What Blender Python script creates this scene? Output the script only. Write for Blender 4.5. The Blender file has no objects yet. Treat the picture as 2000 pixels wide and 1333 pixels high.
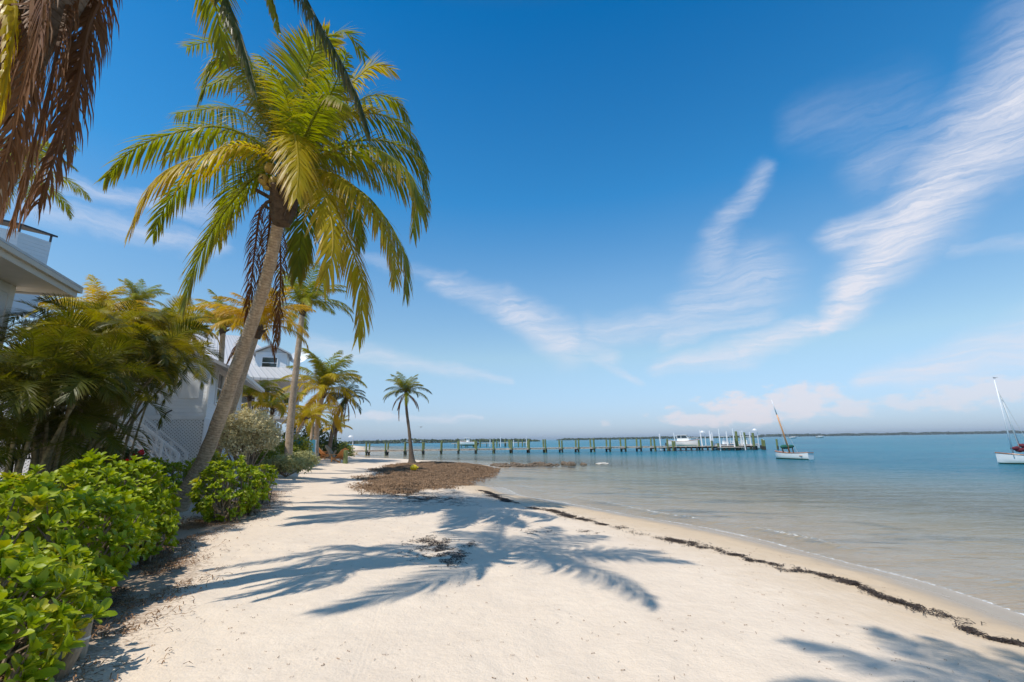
import bpy, math, random
import numpy as np
from mathutils import Vector, Matrix

# ------------------------------------------------------------------ camera, sky, sun
SC = bpy.context.scene
COL = SC.collection
FOC, PITCH, ROLL, EYE = 888.9, math.radians(12.26), math.radians(0.8), 1.6
fw = np.array([0, math.cos(PITCH), math.sin(PITCH)])
_R = np.array([1, 0, 0.]); _U = np.array([0, -math.sin(PITCH), math.cos(PITCH)])
RT = math.cos(ROLL)*_R - math.sin(ROLL)*_U
UP = math.sin(ROLL)*_R + math.cos(ROLL)*_U
EYEP = np.array([0, 0, EYE])
cam = bpy.data.cameras.new('camera'); camo = bpy.data.objects.new('camera', cam); COL.objects.link(camo)
cam.sensor_width = 36; cam.lens = 16.0; cam.clip_start = 0.05; cam.clip_end = 30000
m3 = Matrix((Vector(RT), Vector(UP), Vector(-fw))).transposed()
camo.matrix_world = Matrix.Translation((0, 0, EYE)) @ m3.to_4x4()
SC.camera = camo

def ray(px, py): return fw*FOC + RT*(px-1000) + UP*(666.5-py)
def P(px, py, Y):
    d = ray(px, py); return EYEP + d*(Y/d[1])
def PZ(px, py, z=0.):
    d = ray(px, py); return EYEP + d*((z-EYE)/d[2])

SUN_EL, SUN_AZ = math.radians(60), math.radians(44)        # shadows run to +X and a little to +Y
sdir = Vector((-math.cos(SUN_AZ)*math.cos(SUN_EL), -math.sin(SUN_AZ)*math.cos(SUN_EL), math.sin(SUN_EL)))
sun = bpy.data.lights.new('sun', 'SUN'); sun.energy = 4.1; sun.angle = math.radians(0.5); sun.color = (1, .93, .82)
suno = bpy.data.objects.new('sun', sun); COL.objects.link(suno)
suno.rotation_euler = sdir.to_track_quat('Z', 'Y').to_euler()
SC.view_settings.view_transform = 'Standard'; SC.view_settings.look = 'None'
SC.view_settings.exposure = 0.0; SC.view_settings.gamma = 1.0
SC.cycles.max_bounces = 8; SC.cycles.transparent_max_bounces = 16; SC.cycles.caustics_reflective = False
SC.cycles.caustics_refractive = False; SC.cycles.sample_clamp_indirect = 4

class NT:
    """short hand for node trees"""
    def __init__(s, tree): s.t = tree; s.n = tree.nodes; s.l = tree.links
    def node(s, typ, **kw):
        n = s.n.new(typ)
        for k, v in kw.items(): setattr(n, k, v)
        return n
    def put(s, sock, v):
        if v is None: return
        if isinstance(v, bpy.types.NodeSocket): s.l.new(v, sock)
        elif isinstance(v, (tuple, list)) and len(v) == 3 and sock.type == 'RGBA': sock.default_value = (*v, 1)
        else: sock.default_value = v
    def math(s, op, a, b=None, c=None, clamp=False):
        n = s.node('ShaderNodeMath', operation=op); n.use_clamp = clamp
        s.put(n.inputs[0], a); s.put(n.inputs[1], b); s.put(n.inputs[2], c); return n.outputs[0]
    def vmath(s, op, a, b=None, sc=None):
        n = s.node('ShaderNodeVectorMath', operation=op); s.put(n.inputs[0], a); s.put(n.inputs[1], b)
        if sc is not None: s.put(n.inputs['Scale'], sc)
        return n.outputs['Value'] if op in ('DOT_PRODUCT', 'LENGTH', 'DISTANCE') else n.outputs[0]
    def rng(s, v, a, b, c=0., d=1., smooth=False):
        n = s.node('ShaderNodeMapRange'); n.clamp = True
        if smooth: n.interpolation_type = 'SMOOTHSTEP'
        for i, x in enumerate((v, a, b, c, d)): s.put(n.inputs[i], x)
        return n.outputs[0]
    def mix(s, f, a, b, mode='MIX'):
        n = s.node('ShaderNodeMix', data_type='RGBA', blend_type=mode)
        s.put(n.inputs[0], f); s.put(n.inputs[6], a); s.put(n.inputs[7], b); return n.outputs[2]
    def noise(s, vec, scale, detail=3, rough=.5, dist=0., dim='3D'):
        n = s.node('ShaderNodeTexNoise', noise_dimensions=dim); s.put(n.inputs['Vector'], vec)
        n.inputs['Scale'].default_value = scale; n.inputs['Detail'].default_value = detail
        n.inputs['Roughness'].default_value = rough; n.inputs['Distortion'].default_value = dist
        return n.outputs[0]
    def mapping(s, vec, loc=(0, 0, 0), rot=(0, 0, 0), sc=(1, 1, 1)):
        n = s.node('ShaderNodeMapping'); s.put(n.inputs[0], vec); n.inputs[1].default_value = loc
        n.inputs[2].default_value = rot; n.inputs[3].default_value = sc; return n.outputs[0]
    def attr(s, name):
        n = s.node('ShaderNodeAttribute'); n.attribute_name = name; return n.outputs['Fac']
    def bump(s, h, strength=.3, dist=.02, normal=None):
        n = s.node('ShaderNodeBump'); n.inputs['Strength'].default_value = strength; n.inputs['Distance'].default_value = dist
        s.put(n.inputs['Height'], h); s.put(n.inputs['Normal'], normal); return n.outputs[0]

world = bpy.data.worlds.new('World'); SC.world = world; world.use_nodes = True
w = NT(world.node_tree); w.n.clear()
sky = w.node('ShaderNodeTexSky', sky_type='NISHITA'); sky.sun_disc = False
sky.sun_elevation = SUN_EL; sky.sun_rotation = math.atan2(sdir.x, sdir.y)
sky.air_density = 1.0; sky.dust_density = 0.4; sky.ozone_density = 2.5; sky.altitude = 0
gen = w.node('ShaderNodeTexCoord').outputs['Generated']
dirv = w.vmath('NORMALIZE', gen)
sep = w.node('ShaderNodeSeparateXYZ'); w.l.new(dirv, sep.inputs[0])
az = w.math('ARCTAN2', sep.outputs[0], sep.outputs[1]); el = w.math('ARCSINE', sep.outputs[2])
cmb = w.node('ShaderNodeCombineXYZ'); w.l.new(az, cmb.inputs[0]); w.l.new(el, cmb.inputs[1])
# clear subtropical air: the sky's own hue deepens from pale at the horizon to strong blue high up; the unseen zenith is warmed to tone the fill light
ramp = w.node('ShaderNodeValToRGB'); w.l.new(w.math('DIVIDE', el, math.pi/2), ramp.inputs[0])
TINT = [(0, .70, .92, 1.50), (2.5, .92, 1.05, 1.42), (10, 1.5, 1.58, 1.46), (18.5, 1.17, 1.64, 1.72), (29, .36, 1.45, 1.90), (48, .03, 1.08, 1.70), (58, .5, .95, 1.15), (68, 1.3, 1.0, .86), (90, 1.3, 1.0, .86)]
for i_, (e_, r_, g_, b_) in enumerate(TINT):
    el_ = ramp.color_ramp.elements[i_] if i_ < 2 else ramp.color_ramp.elements.new(e_/90)
    el_.position = e_/90; el_.color = (r_/2, g_/2, b_/2, 1)
skyt = w.vmath('SCALE', w.vmath('MULTIPLY', sky.outputs[0], ramp.outputs[0]), sc=2/1.5)
AE = cmb.outputs[0]                                        # (azimuth, elevation) in radians: fixed to the world
def ae(px, py):
    d = ray(px, py); d = d/np.linalg.norm(d); return math.atan2(d[0], d[1]), math.asin(d[2])
warpn = w.node('ShaderNodeTexNoise'); w.l.new(w.mapping(AE, sc=(5, 9, 1)), warpn.inputs['Vector'])
warpn.inputs['Scale'].default_value = 1.3; warpn.inputs['Detail'].default_value = 5; warpn.inputs['Roughness'].default_value = .6
warp = w.vmath('SCALE', w.vmath('SUBTRACT', warpn.outputs['Color'], (.5, .5, .5)), sc=.065)
AEW = w.vmath('ADD', AE, warp)
flat = w.vmath('MULTIPLY', AEW, (1, 1, 0))
def streak(x0, y0, x1, y1, w0, w1, op):
    a = np.array(ae(x0, y0)); b = np.array(ae(x1, y1)); ab = b-a; L2 = float(ab@ab)
    pa = w.vmath('SUBTRACT', flat, (a[0], a[1], 0))
    t = w.math('MULTIPLY', w.vmath('DOT_PRODUCT', pa, (ab[0], ab[1], 0)), 1/L2, clamp=True)
    d = w.vmath('DISTANCE', pa, w.vmath('SCALE', (ab[0], ab[1], 0), sc=t))
    wid = w.math('MULTIPLY_ADD', t, (w1-w0)/1000, w0/1000)
    return w.rng(w.math('DIVIDE', d, wid), 0, 1, op, 0, True)
STREAKS = [(2090, 110, 1850, 350, 135, 85, 1.0), (1850, 350, 1720, 500, 85, 82, 1.1), (1720, 500, 1600, 640, 82, 26, 1.1), (1780, 430, 1640, 465, 75, 50, .85), (1900, 210, 1700, 330, 60, 70, .3),
           (1610, 630, 1450, 690, 28, 44, .85), (1460, 690, 1290, 715, 44, 30, .65),
           (1490, 340, 1400, 460, 34, 44, .5), (1420, 440, 1390, 540, 50, 90, .42), (1480, 540, 1340, 610, 105, 80, .55),
           (1500, 620, 1300, 660, 30, 34, .55), (1330, 625, 1160, 650, 40, 60, .5),
           (850, 545, 1000, 600, 32, 50, .5), (990, 600, 1110, 670, 52, 75, .75), (1110, 670, 1190, 690, 60, 40, .5), (1160, 700, 1250, 745, 22, 14, .4),
           (600, 665, 780, 705, 30, 34, .5), (780, 705, 1000, 742, 34, 14, .5),
           (70, 350, 440, 425, 22, 26, .5), (60, 400, 420, 475, 30, 30, .45),
           (1690, 745, 2060, 665, 30, 80, .75), (1850, 495, 2040, 470, 14, 22, .3), (690, 812, 940, 818, 17, 8, .5),
           (1560, 250, 1750, 230, 60, 110, .16), (700, 500, 900, 545, 20, 24, .25)]
tot = None
for s_ in STREAKS:
    v = streak(*s_); tot = v if tot is None else w.math('MAXIMUM', tot, v)
fib = w.noise(w.mapping(AEW, rot=(0, 0, -.62), sc=(3.4, 40, 1)), 1.5, 9, .7, .12)
fib2 = w.noise(w.mapping(AEW, rot=(0, 0, -.12), sc=(4, 46, 1)), 1.6, 8, .68, .12)
fibm = w.math('MULTIPLY_ADD', fib, .55, w.math('MULTIPLY', fib2, .45))
cir = w.math('MULTIPLY', w.math('POWER', tot, 1.05), w.rng(fibm, .34, .62, .2, 1.15), clamp=True)
# fair-weather cumulus along the horizon
cn = w.noise(w.mapping(AE, sc=(15, 30, 1)), 1.7, 6, .58)
def puff(x, y, rx, ry, op):
    a, e = ae(x, y)
    q = w.vmath('MULTIPLY', w.vmath('SUBTRACT', flat, (a, e, 0)), (1000/rx, 1000/ry, 0))
    l = w.vmath('LENGTH', q)
    return w.math('MULTIPLY', w.rng(w.math('SUBTRACT', w.math('MULTIPLY', cn, 2.1), l), .15, .75, 0, 1, True), op)
cum = None
for p_ in [(1350, 812, 90, 22, .75), (1450, 800, 120, 36, .85), (1560, 785, 95, 38, .75), (1650, 800, 60, 22, .6), (1790, 790, 60, 18, .5), (1900, 775, 90, 26, .6),
           (1990, 760, 90, 30, .6), (740, 812, 60, 16, .35), (1180, 826, 20, 10, .4)]:
    v = puff(*p_); cum = v if cum is None else w.math('MAXIMUM', cum, v)
skyc = w.mix(cir, skyt, (5.1, 5.25, 5.9))
skyc = w.mix(cum, skyc, (5.5, 5.25, 5.6))
bg = w.node('ShaderNodeBackground'); bg.inputs[1].default_value = 0.15; w.l.new(skyc, bg.inputs[0])
wo = w.node('ShaderNodeOutputWorld'); w.l.new(bg.outputs[0], wo.inputs[0])

# ------------------------------------------------------------------ mesh helpers
rs = np.random.RandomState(7); rnd = random.Random(5)
Z = np.array([0, 0, 1.])
def nrm(v): return v/(np.linalg.norm(v, axis=-1, keepdims=True)+1e-9)

class MB:
    def __init__(s): s.v = []; s.f = []; s.a = []; s.n = 0
    def add(s, V, F, a=None):
        V = np.asarray(V, float).reshape(-1, 3)
        s.v.append(V); s.f += [tuple(int(i)+s.n for i in f) for f in F]
        s.a.append(np.zeros(len(V)) if a is None else np.broadcast_to(np.asarray(a, float), (len(V),)))
        s.n += len(V)
    def addq(s, V, Q, a=None):                               # fast: Q is an int array of quads
        V = np.asarray(V, float).reshape(-1, 3); s.v.append(V); s.f += (np.asarray(Q)+s.n).tolist()
        s.a.append(np.zeros(len(V)) if a is None else np.broadcast_to(np.asarray(a, float).ravel(), (len(V),))); s.n += len(V)
    def box(s, c, size, rot=None, a=None):
        c = np.asarray(c, float); h = np.asarray(size, float)/2
        V = np.array([[x, y, z] for x in (-1, 1) for y in (-1, 1) for z in (-1, 1)], float)*h
        if rot is not None: V = V@np.asarray(rot).T
        s.add(V+c, [(0, 1, 3, 2), (4, 6, 7, 5), (0, 4, 5, 1), (2, 3, 7, 6), (0, 2, 6, 4), (1, 5, 7, 3)], a)
    def hexa(s, q0, q1):                                     # two quads (4 points each) joined
        V = np.vstack([q0, q1]); s.add(V, [(3, 2, 1, 0), (4, 5, 6, 7), (0, 1, 5, 4), (1, 2, 6, 5), (2, 3, 7, 6), (3, 0, 4, 7)])
    def bar(s, p, q, wd, ht, up=Z):
        p = np.asarray(p, float); q = np.asarray(q, float); t = nrm(q-p); sd = np.cross(t, up)
        if np.linalg.norm(sd) < 1e-3: sd = np.cross(t, [1, 0, 0.])
        sd = nrm(sd); u = np.cross(sd, t)
        k = [(-1, -1), (1, -1), (1, 1), (-1, 1)]
        s.hexa([p+sd*wd/2*i+u*ht/2*j for i, j in k], [q+sd*wd/2*i+u*ht/2*j for i, j in k])
    def tube(s, path, rad, seg=8, a=None, cap=True):
        path = np.asarray(path, float); n = len(path); rad = np.broadcast_to(np.asarray(rad, float), (n,))
        T = nrm(np.gradient(path, axis=0)); ref = np.array([0, 1., 0]) if abs(T[0][2]) > .9 else Z
        V = []; u = None
        ang = np.linspace(0, 2*np.pi, seg, endpoint=False)
        for i in range(n):
            u = nrm(np.cross(T[i], ref)) if u is None else nrm(u-T[i]*(u@T[i]))
            v = np.cross(T[i], u)
            V.append(path[i]+rad[i]*(np.cos(ang)[:, None]*u+np.sin(ang)[:, None]*v))
        V = np.vstack(V); F = []
        for i in range(n-1):
            for j in range(seg):
                k = (j+1) % seg; F.append((i*seg+j, i*seg+k, (i+1)*seg+k, (i+1)*seg+j))
        if cap: F.append(tuple(range(seg))[::-1]); F.append(tuple((n-1)*seg+j for j in range(seg)))
        s.add(V, F, None if a is None else np.repeat(a, seg))
    def build(s, name, mat, parent=None, smooth=False, attr=None):
        me = bpy.data.meshes.new(name)
        V = np.vstack(s.v); me.from_pydata(V.tolist(), [], s.f)
        if attr:
            at = me.attributes.new(attr, 'FLOAT', 'POINT'); at.data.foreach_set('value', np.concatenate(s.a).astype(np.float32))
        if smooth: me.polygons.foreach_set('use_smooth', np.ones(len(me.polygons), bool))
        me.materials.append(mat); me.update()
        o = bpy.data.objects.new(name, me); COL.objects.link(o)
        if parent is not None: o.parent = parent; o.matrix_parent_inverse = Matrix.Translation(-parent.location) if parent.location.length > 0 else Matrix()
        return o
def tag(o, label=None, cat=None, group=None, kind=None):
    if label: o['label'] = label
    if cat: o['category'] = cat
    if group: o['group'] = group
    if kind: o['kind'] = kind
    return o
def thing(name, loc, label, cat, group=None, rz=0):
    o = bpy.data.objects.new(name, None); COL.objects.link(o); o.location = Vector(loc); o.rotation_euler = (0, 0, rz)
    o.empty_display_size = .2
    return tag(o, label, cat, group)
def local(name, mb, mat, parent, smooth=False, attr=None):    # mesh already in the parent's local space
    o = mb.build(name, mat, None, smooth, attr); o.parent = parent; return o
def place(o, name, parent, loc=(0, 0, 0), rot=(0, 0, 0), sc=1):   # a copy sharing mesh data
    c = o.copy(); c.name = name; COL.objects.link(c); c.parent = parent; c.matrix_parent_inverse = Matrix()
    c.location = loc; c.rotation_euler = rot; c.scale = (sc, sc, sc) if not isinstance(sc, tuple) else sc
    return c
def copy_tree(root, loc, rz, label, group, sc=None):
    r = root.copy(); COL.objects.link(r); r.location = Vector(loc); r.rotation_euler = (0, 0, rz); r['label'] = label
    if group: r['group'] = group
    if sc: r.scale = (sc, sc, sc)
    for ch in list(root.children):
        c = ch.copy(); COL.objects.link(c); c.parent = r
        for g in list(ch.children):
            d = g.copy(); COL.objects.link(d); d.parent = c
    return r
def spline(pts, n):
    pts = np.asarray(pts, float); m = len(pts)
    if m == 2: return pts[0]+(pts[1]-pts[0])*np.linspace(0, 1, n)[:, None]
    ext = np.vstack([2*pts[0]-pts[1], pts, 2*pts[-1]-pts[-2]])
    # spread samples evenly by chord length
    ch = np.concatenate([[0], np.cumsum(np.linalg.norm(np.diff(pts, axis=0), axis=1))]); ch /= ch[-1]
    out = []
    for t in np.linspace(0, 1, n):
        i = min(max(np.searchsorted(ch, t, 'right')-1, 0), m-2); u = (t-ch[i])/(ch[i+1]-ch[i])
        p0, p1, p2, p3 = ext[i:i+4]
        out.append(.5*(2*p1+(p2-p0)*u+(2*p0-5*p1+4*p2-p3)*u*u+(3*p1-p0-3*p2+p3)*u**3))
    return np.array(out)
def vnoise(x, y, sc, seed=0):
    x = np.asarray(x, float)/sc; y = np.asarray(y, float)/sc
    xi = np.floor(x).astype(np.int64); yi = np.floor(y).astype(np.int64); fx = x-xi; fy = y-yi
    fx = fx*fx*(3-2*fx); fy = fy*fy*(3-2*fy)
    def h(a, b):
        n = (a*374761393+b*668265263+seed*974634777) & 0xffffffff
        n = ((n ^ (n >> 13))*1274126177) & 0xffffffff; return ((n ^ (n >> 16)) & 0xffff)/65535.
    return (h(xi, yi)*(1-fx)+h(xi+1, yi)*fx)*(1-fy)+(h(xi, yi+1)*(1-fx)+h(xi+1, yi+1)*fx)*fy
def sstep(a, b, x):
    t = np.clip((np.asarray(x, float)-a)/(b-a), 0, 1); return t*t*(3-2*t)

# ------------------------------------------------------------------ materials
def newmat(name):
    m = bpy.data.materials.new(name); m.use_nodes = True; t = NT(m.node_tree); t.n.clear()
    out = t.node('ShaderNodeOutputMaterial'); return m, t, out.inputs[0]
def principled(t, col, rough=.6, normal=None, spec=.5, metal=0.):
    b = t.node('ShaderNodeBsdfPrincipled'); t.put(b.inputs['Base Color'], col); t.put(b.inputs['Roughness'], rough)
    t.put(b.inputs['Specular IOR Level'], spec); t.put(b.inputs['Metallic'], metal); t.put(b.inputs['Normal'], normal); return b
def objco(t): return t.node('ShaderNodeTexCoord').outputs['Object']
def plain(name, col, rough=.6, var=.15, nsc=6., bump=.15, metal=0., spec=.5):
    m, t, out = newmat(name); c = objco(t)
    n = t.noise(c, nsc, 5, .6); d = tuple(x*(1-var) for x in col); u = tuple(min(1, x*(1+var)) for x in col)
    b = principled(t, t.mix(t.rng(n, .3, .7), d, u), rough, t.bump(t.noise(c, nsc*8, 3), bump, .01), spec, metal)
    t.l.new(b.outputs[0], out); return m
def leafmat(name, col, col2, tip=None, tipamt=0., trans=.35, rough=.38, hue=.5, spec=.5):
    m, t, out = newmat(name)
    oi = t.node('ShaderNodeObjectInfo'); geo = t.node('ShaderNodeNewGeometry')
    r = t.math('ADD', t.math('MULTIPLY', oi.outputs['Random'], hue), t.math('MULTIPLY', geo.outputs['Random Per Island'], 1-hue))
    n = t.noise(geo.outputs['Position'], 1.7, 2)
    c = t.mix(t.math('MULTIPLY_ADD', n, .5, t.math('MULTIPLY', r, .6), clamp=True), col, col2)
    if tip is not None:
        a = t.attr('tip'); f = t.math('MULTIPLY', t.rng(t.math('ADD', a, t.math('MULTIPLY', t.noise(geo.outputs['Position'], 3.1, 2), .5)), .7, 1.4), tipamt)
        c = t.mix(f, c, tip)
    b = principled(t, c, max(rough, .42), None, spec*.6)
    tr = t.node('ShaderNodeBsdfTranslucent'); hs = t.node('ShaderNodeHueSaturation'); hs.inputs['Saturation'].default_value = 1.15; hs.inputs['Value'].default_value = 1.7
    t.l.new(c, hs.inputs['Color']); t.l.new(hs.outputs[0], tr.inputs[0])
    mx = t.node('ShaderNodeMixShader'); mx.inputs[0].default_value = trans; t.l.new(b.outputs[0], mx.inputs[1]); t.l.new(tr.outputs[0], mx.inputs[2])
    t.l.new(mx.outputs[0], out); return m
def trunkmat(name, c0, c1, ring=22.):
    m, t, out = newmat(name); a = t.attr('len'); c = objco(t)
    rg = t.math('ADD', t.math('MULTIPLY', a, ring), t.math('MULTIPLY', t.noise(c, 5, 3), 1.4))
    fr = t.math('FRACT', rg); ln = t.rng(fr, 0, .22, 0, 1)
    n = t.noise(c, 14, 5, .65); blot = t.noise(c, 2.2, 4, .6)
    col = t.mix(t.rng(n, .3, .72), c0, c1); col = t.mix(t.rng(ln, 0, 1, .45, 0), col, tuple(x*.4 for x in c0))
    col = t.mix(t.rng(blot, .5, .7, 0, .35), col, (c1[0]*1.25, c1[1]*1.25, c1[2]*1.2))
    h = t.math('ADD', t.math('MULTIPLY', ln, .7), t.math('MULTIPLY', n, .5))
    b = principled(t, col, .85, t.bump(h, .7, .03), .2); t.l.new(b.outputs[0], out); return m
M = {}
GRN, GRN2 = (.085, .135, .009), (.33, .32, .018)
M['coco'] = leafmat('coconut_leaf', GRN, GRN2, (.36, .19, .06), .8, trans=.42)
M['coco_y'] = leafmat('coconut_leaf_yellow', (.29, .27, .012), (.52, .38, .018), (.42, .20, .06), .7, trans=.42)
M['gold'] = leafmat('golden_leaf', (.40, .27, .010), (.58, .37, .014), (.42, .20, .05), .5, trans=.4)
M['dead'] = leafmat('dead_frond', (.11, .044, .014), (.25, .11, .036), (.30, .16, .065), .5, trans=.2, rough=.6)
M['dark'] = leafmat('dark_palm_leaf', (.028, .045, .010), (.07, .09, .016), (.20, .12, .05), .55)
M['areca'] = leafmat('areca_leaf_shaded', (.030, .052, .006), (.14, .135, .012), (.22, .13, .04), .45, trans=.35)  # darker areca leaf: the shade on the left clumps is put into the colour
M['areca_y'] = leafmat('areca_leaf_sunlit', (.13, .15, .010), (.34, .27, .018), (.36, .19, .05), .6, trans=.35)  # lighter copy for the right clumps, with sunlight in the colour
M['naupaka'] = leafmat('naupaka_leaf', (.13, .23, .006), (.40, .44, .020), (.60, .45, .03), .4, trans=.27, rough=.28, hue=.1)
M['silver'] = leafmat('silver_leaf', (.40, .37, .19), (.72, .63, .38), trans=.2, rough=.6, hue=.1)
M['ficus'] = leafmat('broad_leaf', (.035, .06, .010), (.10, .13, .02), trans=.25, hue=.1)
M['shrub'] = leafmat('shrub_leaf', (.10, .16, .015), (.36, .34, .04), trans=.3, hue=.1)
M['greyshrub'] = leafmat('grey_shrub_leaf', (.24, .26, .10), (.50, .47, .22), trans=.2, rough=.6, hue=.1)
M['mangrove'] = leafmat('mangrove_leaf', (.045, .065, .025), (.09, .11, .045), trans=.1, rough=.8, hue=.1)
M['redflower'] = leafmat('red_petal', (.5, .01, .015), (.7, .03, .03), trans=.2, hue=.1)
M['trunk'] = trunkmat('palm_bark', (.34, .245, .165), (.66, .50, .355), 16)
M['trunk_d'] = trunkmat('palm_bark_dark', (.11, .08, .055), (.25, .19, .14), 14)
M['cane'] = trunkmat('areca_cane', (.12, .10, .05), (.32, .26, .15), 7)
M['bark'] = plain('shrub_bark', (.24, .18, .12), .9, .3, 9, .4)
M['rachis'] = plain('frond_rib', (.34, .27, .05), .5, .2)
M['coconut'] = plain('coconut_husk', (.36, .24, .04), .5, .2)
M['fibre'] = plain('palm_fibre', (.10, .065, .04), .95, .4, 12, .6)
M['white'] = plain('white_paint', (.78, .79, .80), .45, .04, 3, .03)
M['whiteshade'] = plain('white_paint_shaded', (.66, .62, .56), .6, .05, 3, .03)  # white eave paint, darkened and warmed so its shade is in the colour
M['roof'] = plain('galvanised_roof', (.50, .51, .53), .38, .07, 2, .03, metal=.3)
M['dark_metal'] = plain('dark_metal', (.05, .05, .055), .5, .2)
M['pile'] = plain('treated_pile', (.17, .20, .07), .85, .35, 5, .3)
M['pile_wet'] = plain('wet_pile', (.035, .03, .022), .6, .3, 5, .3)
M['deckwood'] = plain('deck_wood', (.56, .46, .37), .85, .2, 3, .3)
M['darkwood'] = plain('dark_wood', (.10, .075, .05), .85, .3, 4, .3)
M['greywood'] = plain('weathered_wood', (.30, .25, .18), .9, .3, 7, .5)
M['orange'] = plain('orange_stain', (.55, .23, .06), .6, .2, 6)
M['varnish'] = plain('varnished_wood', (.42, .15, .045), .3, .2, 6)
M['mastwood'] = plain('spruce_mast', (.62, .30, .12), .35, .12, 6)
M['boatwhite'] = plain('gelcoat', (.80, .80, .78), .25, .03, 2, .0)
M['boatgreen'] = plain('antifouling', (.03, .16, .09), .6, .15)
M['green_canvas'] = plain('green_canvas', (.012, .11, .075), .8, .25, 9, .3)
M['maroon'] = plain('maroon_canvas', (.12, .012, .02), .8, .3, 9, .3)
M['rope'] = plain('rope', (.7, .68, .62), .7, .05)
M['pvc'] = plain('white_pvc', (.78, .79, .80), .4, .04, 3, .02)
M['rock'] = plain('shore_rock', (.16, .12, .085), .9, .4, 4, .6)
M['coral'] = plain('coral_rock', (.52, .48, .42), .9, .2, 7, .6)
M['yellow'] = plain('yellow_plastic', (.80, .58, .01), .4, .06)
M['teal'] = plain('teal_canvas', (.10, .42, .50), .7, .1)
M['bird'] = plain('feather', (.25, .25, .26), .8, .2)
def glassmat():
    m, t, out = newmat('window_glass'); b = principled(t, (.03, .04, .045), .05, None, .8); t.l.new(b.outputs[0], out); return m
M['glass'] = glassmat()
def siding(name, col, pitch=.14):
    m, t, out = newmat(name); sp = t.node('ShaderNodeSeparateXYZ'); t.l.new(objco(t), sp.inputs[0])
    fr = t.math('FRACT', t.math('DIVIDE', sp.outputs[2], pitch))
    n = t.noise(objco(t), 3, 4)
    b = principled(t, t.mix(t.rng(n, .3, .7), tuple(x*.95 for x in col), col), .5, t.bump(t.math('SUBTRACT', 1., fr), 1., .022)); t.l.new(b.outputs[0], out); return m
M['siding'] = siding('white_siding', (.80, .82, .84))
def seam_roof():
    m, t, out = newmat('standing_seam'); a = t.attr('tip'); fr = t.math('FRACT', a)
    ridge = t.rng(t.math('ABSOLUTE', t.math('SUBTRACT', fr, .5)), .40, .5)
    b = principled(t, t.mix(t.math('MULTIPLY', ridge, .35), (.56, .56, .57), (.3, .3, .32)), .4, t.bump(ridge, 1., .04), .5, .2); t.l.new(b.outputs[0], out); return m
M['seam'] = seam_roof()

# ------------------------------------------------------------------ ground and water
ZW = -0.5
SHORE = np.array([(60, -90), (16, -22), (8.6, -4), (6.5, 2.5), (5.9, 5.6), (5.75, 7.2), (5.0, 9.9), (3.75, 12.4), (1.6, 15.9), (0.2, 19.0), (-.6, 21.5), (-3.1, 22.3), (-5.0, 24.0),
                  (-3.9, 26.2), (-2.5, 30.5), (-1.5, 35.5), (-1.5, 38), (-3.2, 41.5), (-6.5, 46), (-10, 51), (-14.5, 53), (-19, 57), (-22, 66), (-26, 80), (-34, 110), (-60, 190), (-160, 330), (-1500, 600)])
POLY = np.vstack([SHORE, [(-9000, 600), (-9000, -3000), (60, -3000)]])
def sdist(X, Y):
    X = np.asarray(X, float); Y = np.asarray(Y, float); best = np.full(X.shape, 1e18); ins = np.zeros(X.shape, bool)
    n = len(POLY)
    for i in range(n):
        a = POLY[i]; b = POLY[(i+1) % n]
        if i < len(SHORE)-1:
            e = b-a; t = np.clip(((X-a[0])*e[0]+(Y-a[1])*e[1])/(e@e), 0, 1)
            best = np.minimum(best, (X-a[0]-t*e[0])**2+(Y-a[1]-t*e[1])**2)
        c = (a[1] > Y) != (b[1] > Y)
        with np.errstate(divide='ignore', invalid='ignore'):
            xx = (b[0]-a[0])*(Y-a[1])/(b[1]-a[1])+a[0]
        ins ^= c & (X < xx)
    d = np.sqrt(best); wob = .35*(vnoise(X, Y, 2.3, 3)-.5)+.9*(vnoise(X, Y, 6, 5)-.5)*np.clip(Y/25, .1, 1)
    return np.where(ins, d, -d)+wob
def ground_z(X, Y, s=None):
    X = np.asarray(X, float); Y = np.asarray(Y, float)
    s = sdist(X, Y) if s is None else s
    z = np.where(s > 0, ZW+.5*(1-np.exp(-np.maximum(s, 0)/2.6)), ZW+np.maximum(s, -60)*.055*np.clip(.35-s/25, .35, 1.))
    z = z+np.where(s > 0, 1, 0)*(.045*(vnoise(X, Y, 1.9, 1)-.5)+.10*(vnoise(X, Y, 5.5, 2)-.5))*sstep(.2, 2.5, s)
    z = z+np.where((s > .6) & (Y < 30), 1, 0)*(.034*(vnoise(X, Y, .34, 81)-.5)*sstep(.45, .7, vnoise(X, Y, 2.7, 82)+.1)+.022*(vnoise(X, Y, .2, 83)-.5)*sstep(.4, .7, vnoise(X, Y, 1.7, 84)))
    z = z+.35*sstep(1., 9., -X-5-.15*np.maximum(Y-10, 0))*sstep(1, 6, s)
    return np.maximum(z, -3.5)
def gz(x, y): return float(ground_z(np.array([x]), np.array([y]))[0])
def lines(dense0, dense1, step, lo, hi, grow=1.09):
    a = list(np.arange(dense0, dense1, step)); st = step; x = a[-1]
    while x < hi: st *= grow; x += st; a.append(x)
    st = step; x = a[0]; pre = []
    while x > lo: st *= grow; x -= st; pre.append(x)
    return np.array(pre[::-1]+a)
GX = lines(-7, 7.5, .085, -6000, 9000); GY = lines(2.6, 16, .085, -300, 14000, 1.05)
XX, YY = np.meshgrid(GX, GY); SS = sdist(XX, YY)
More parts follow.
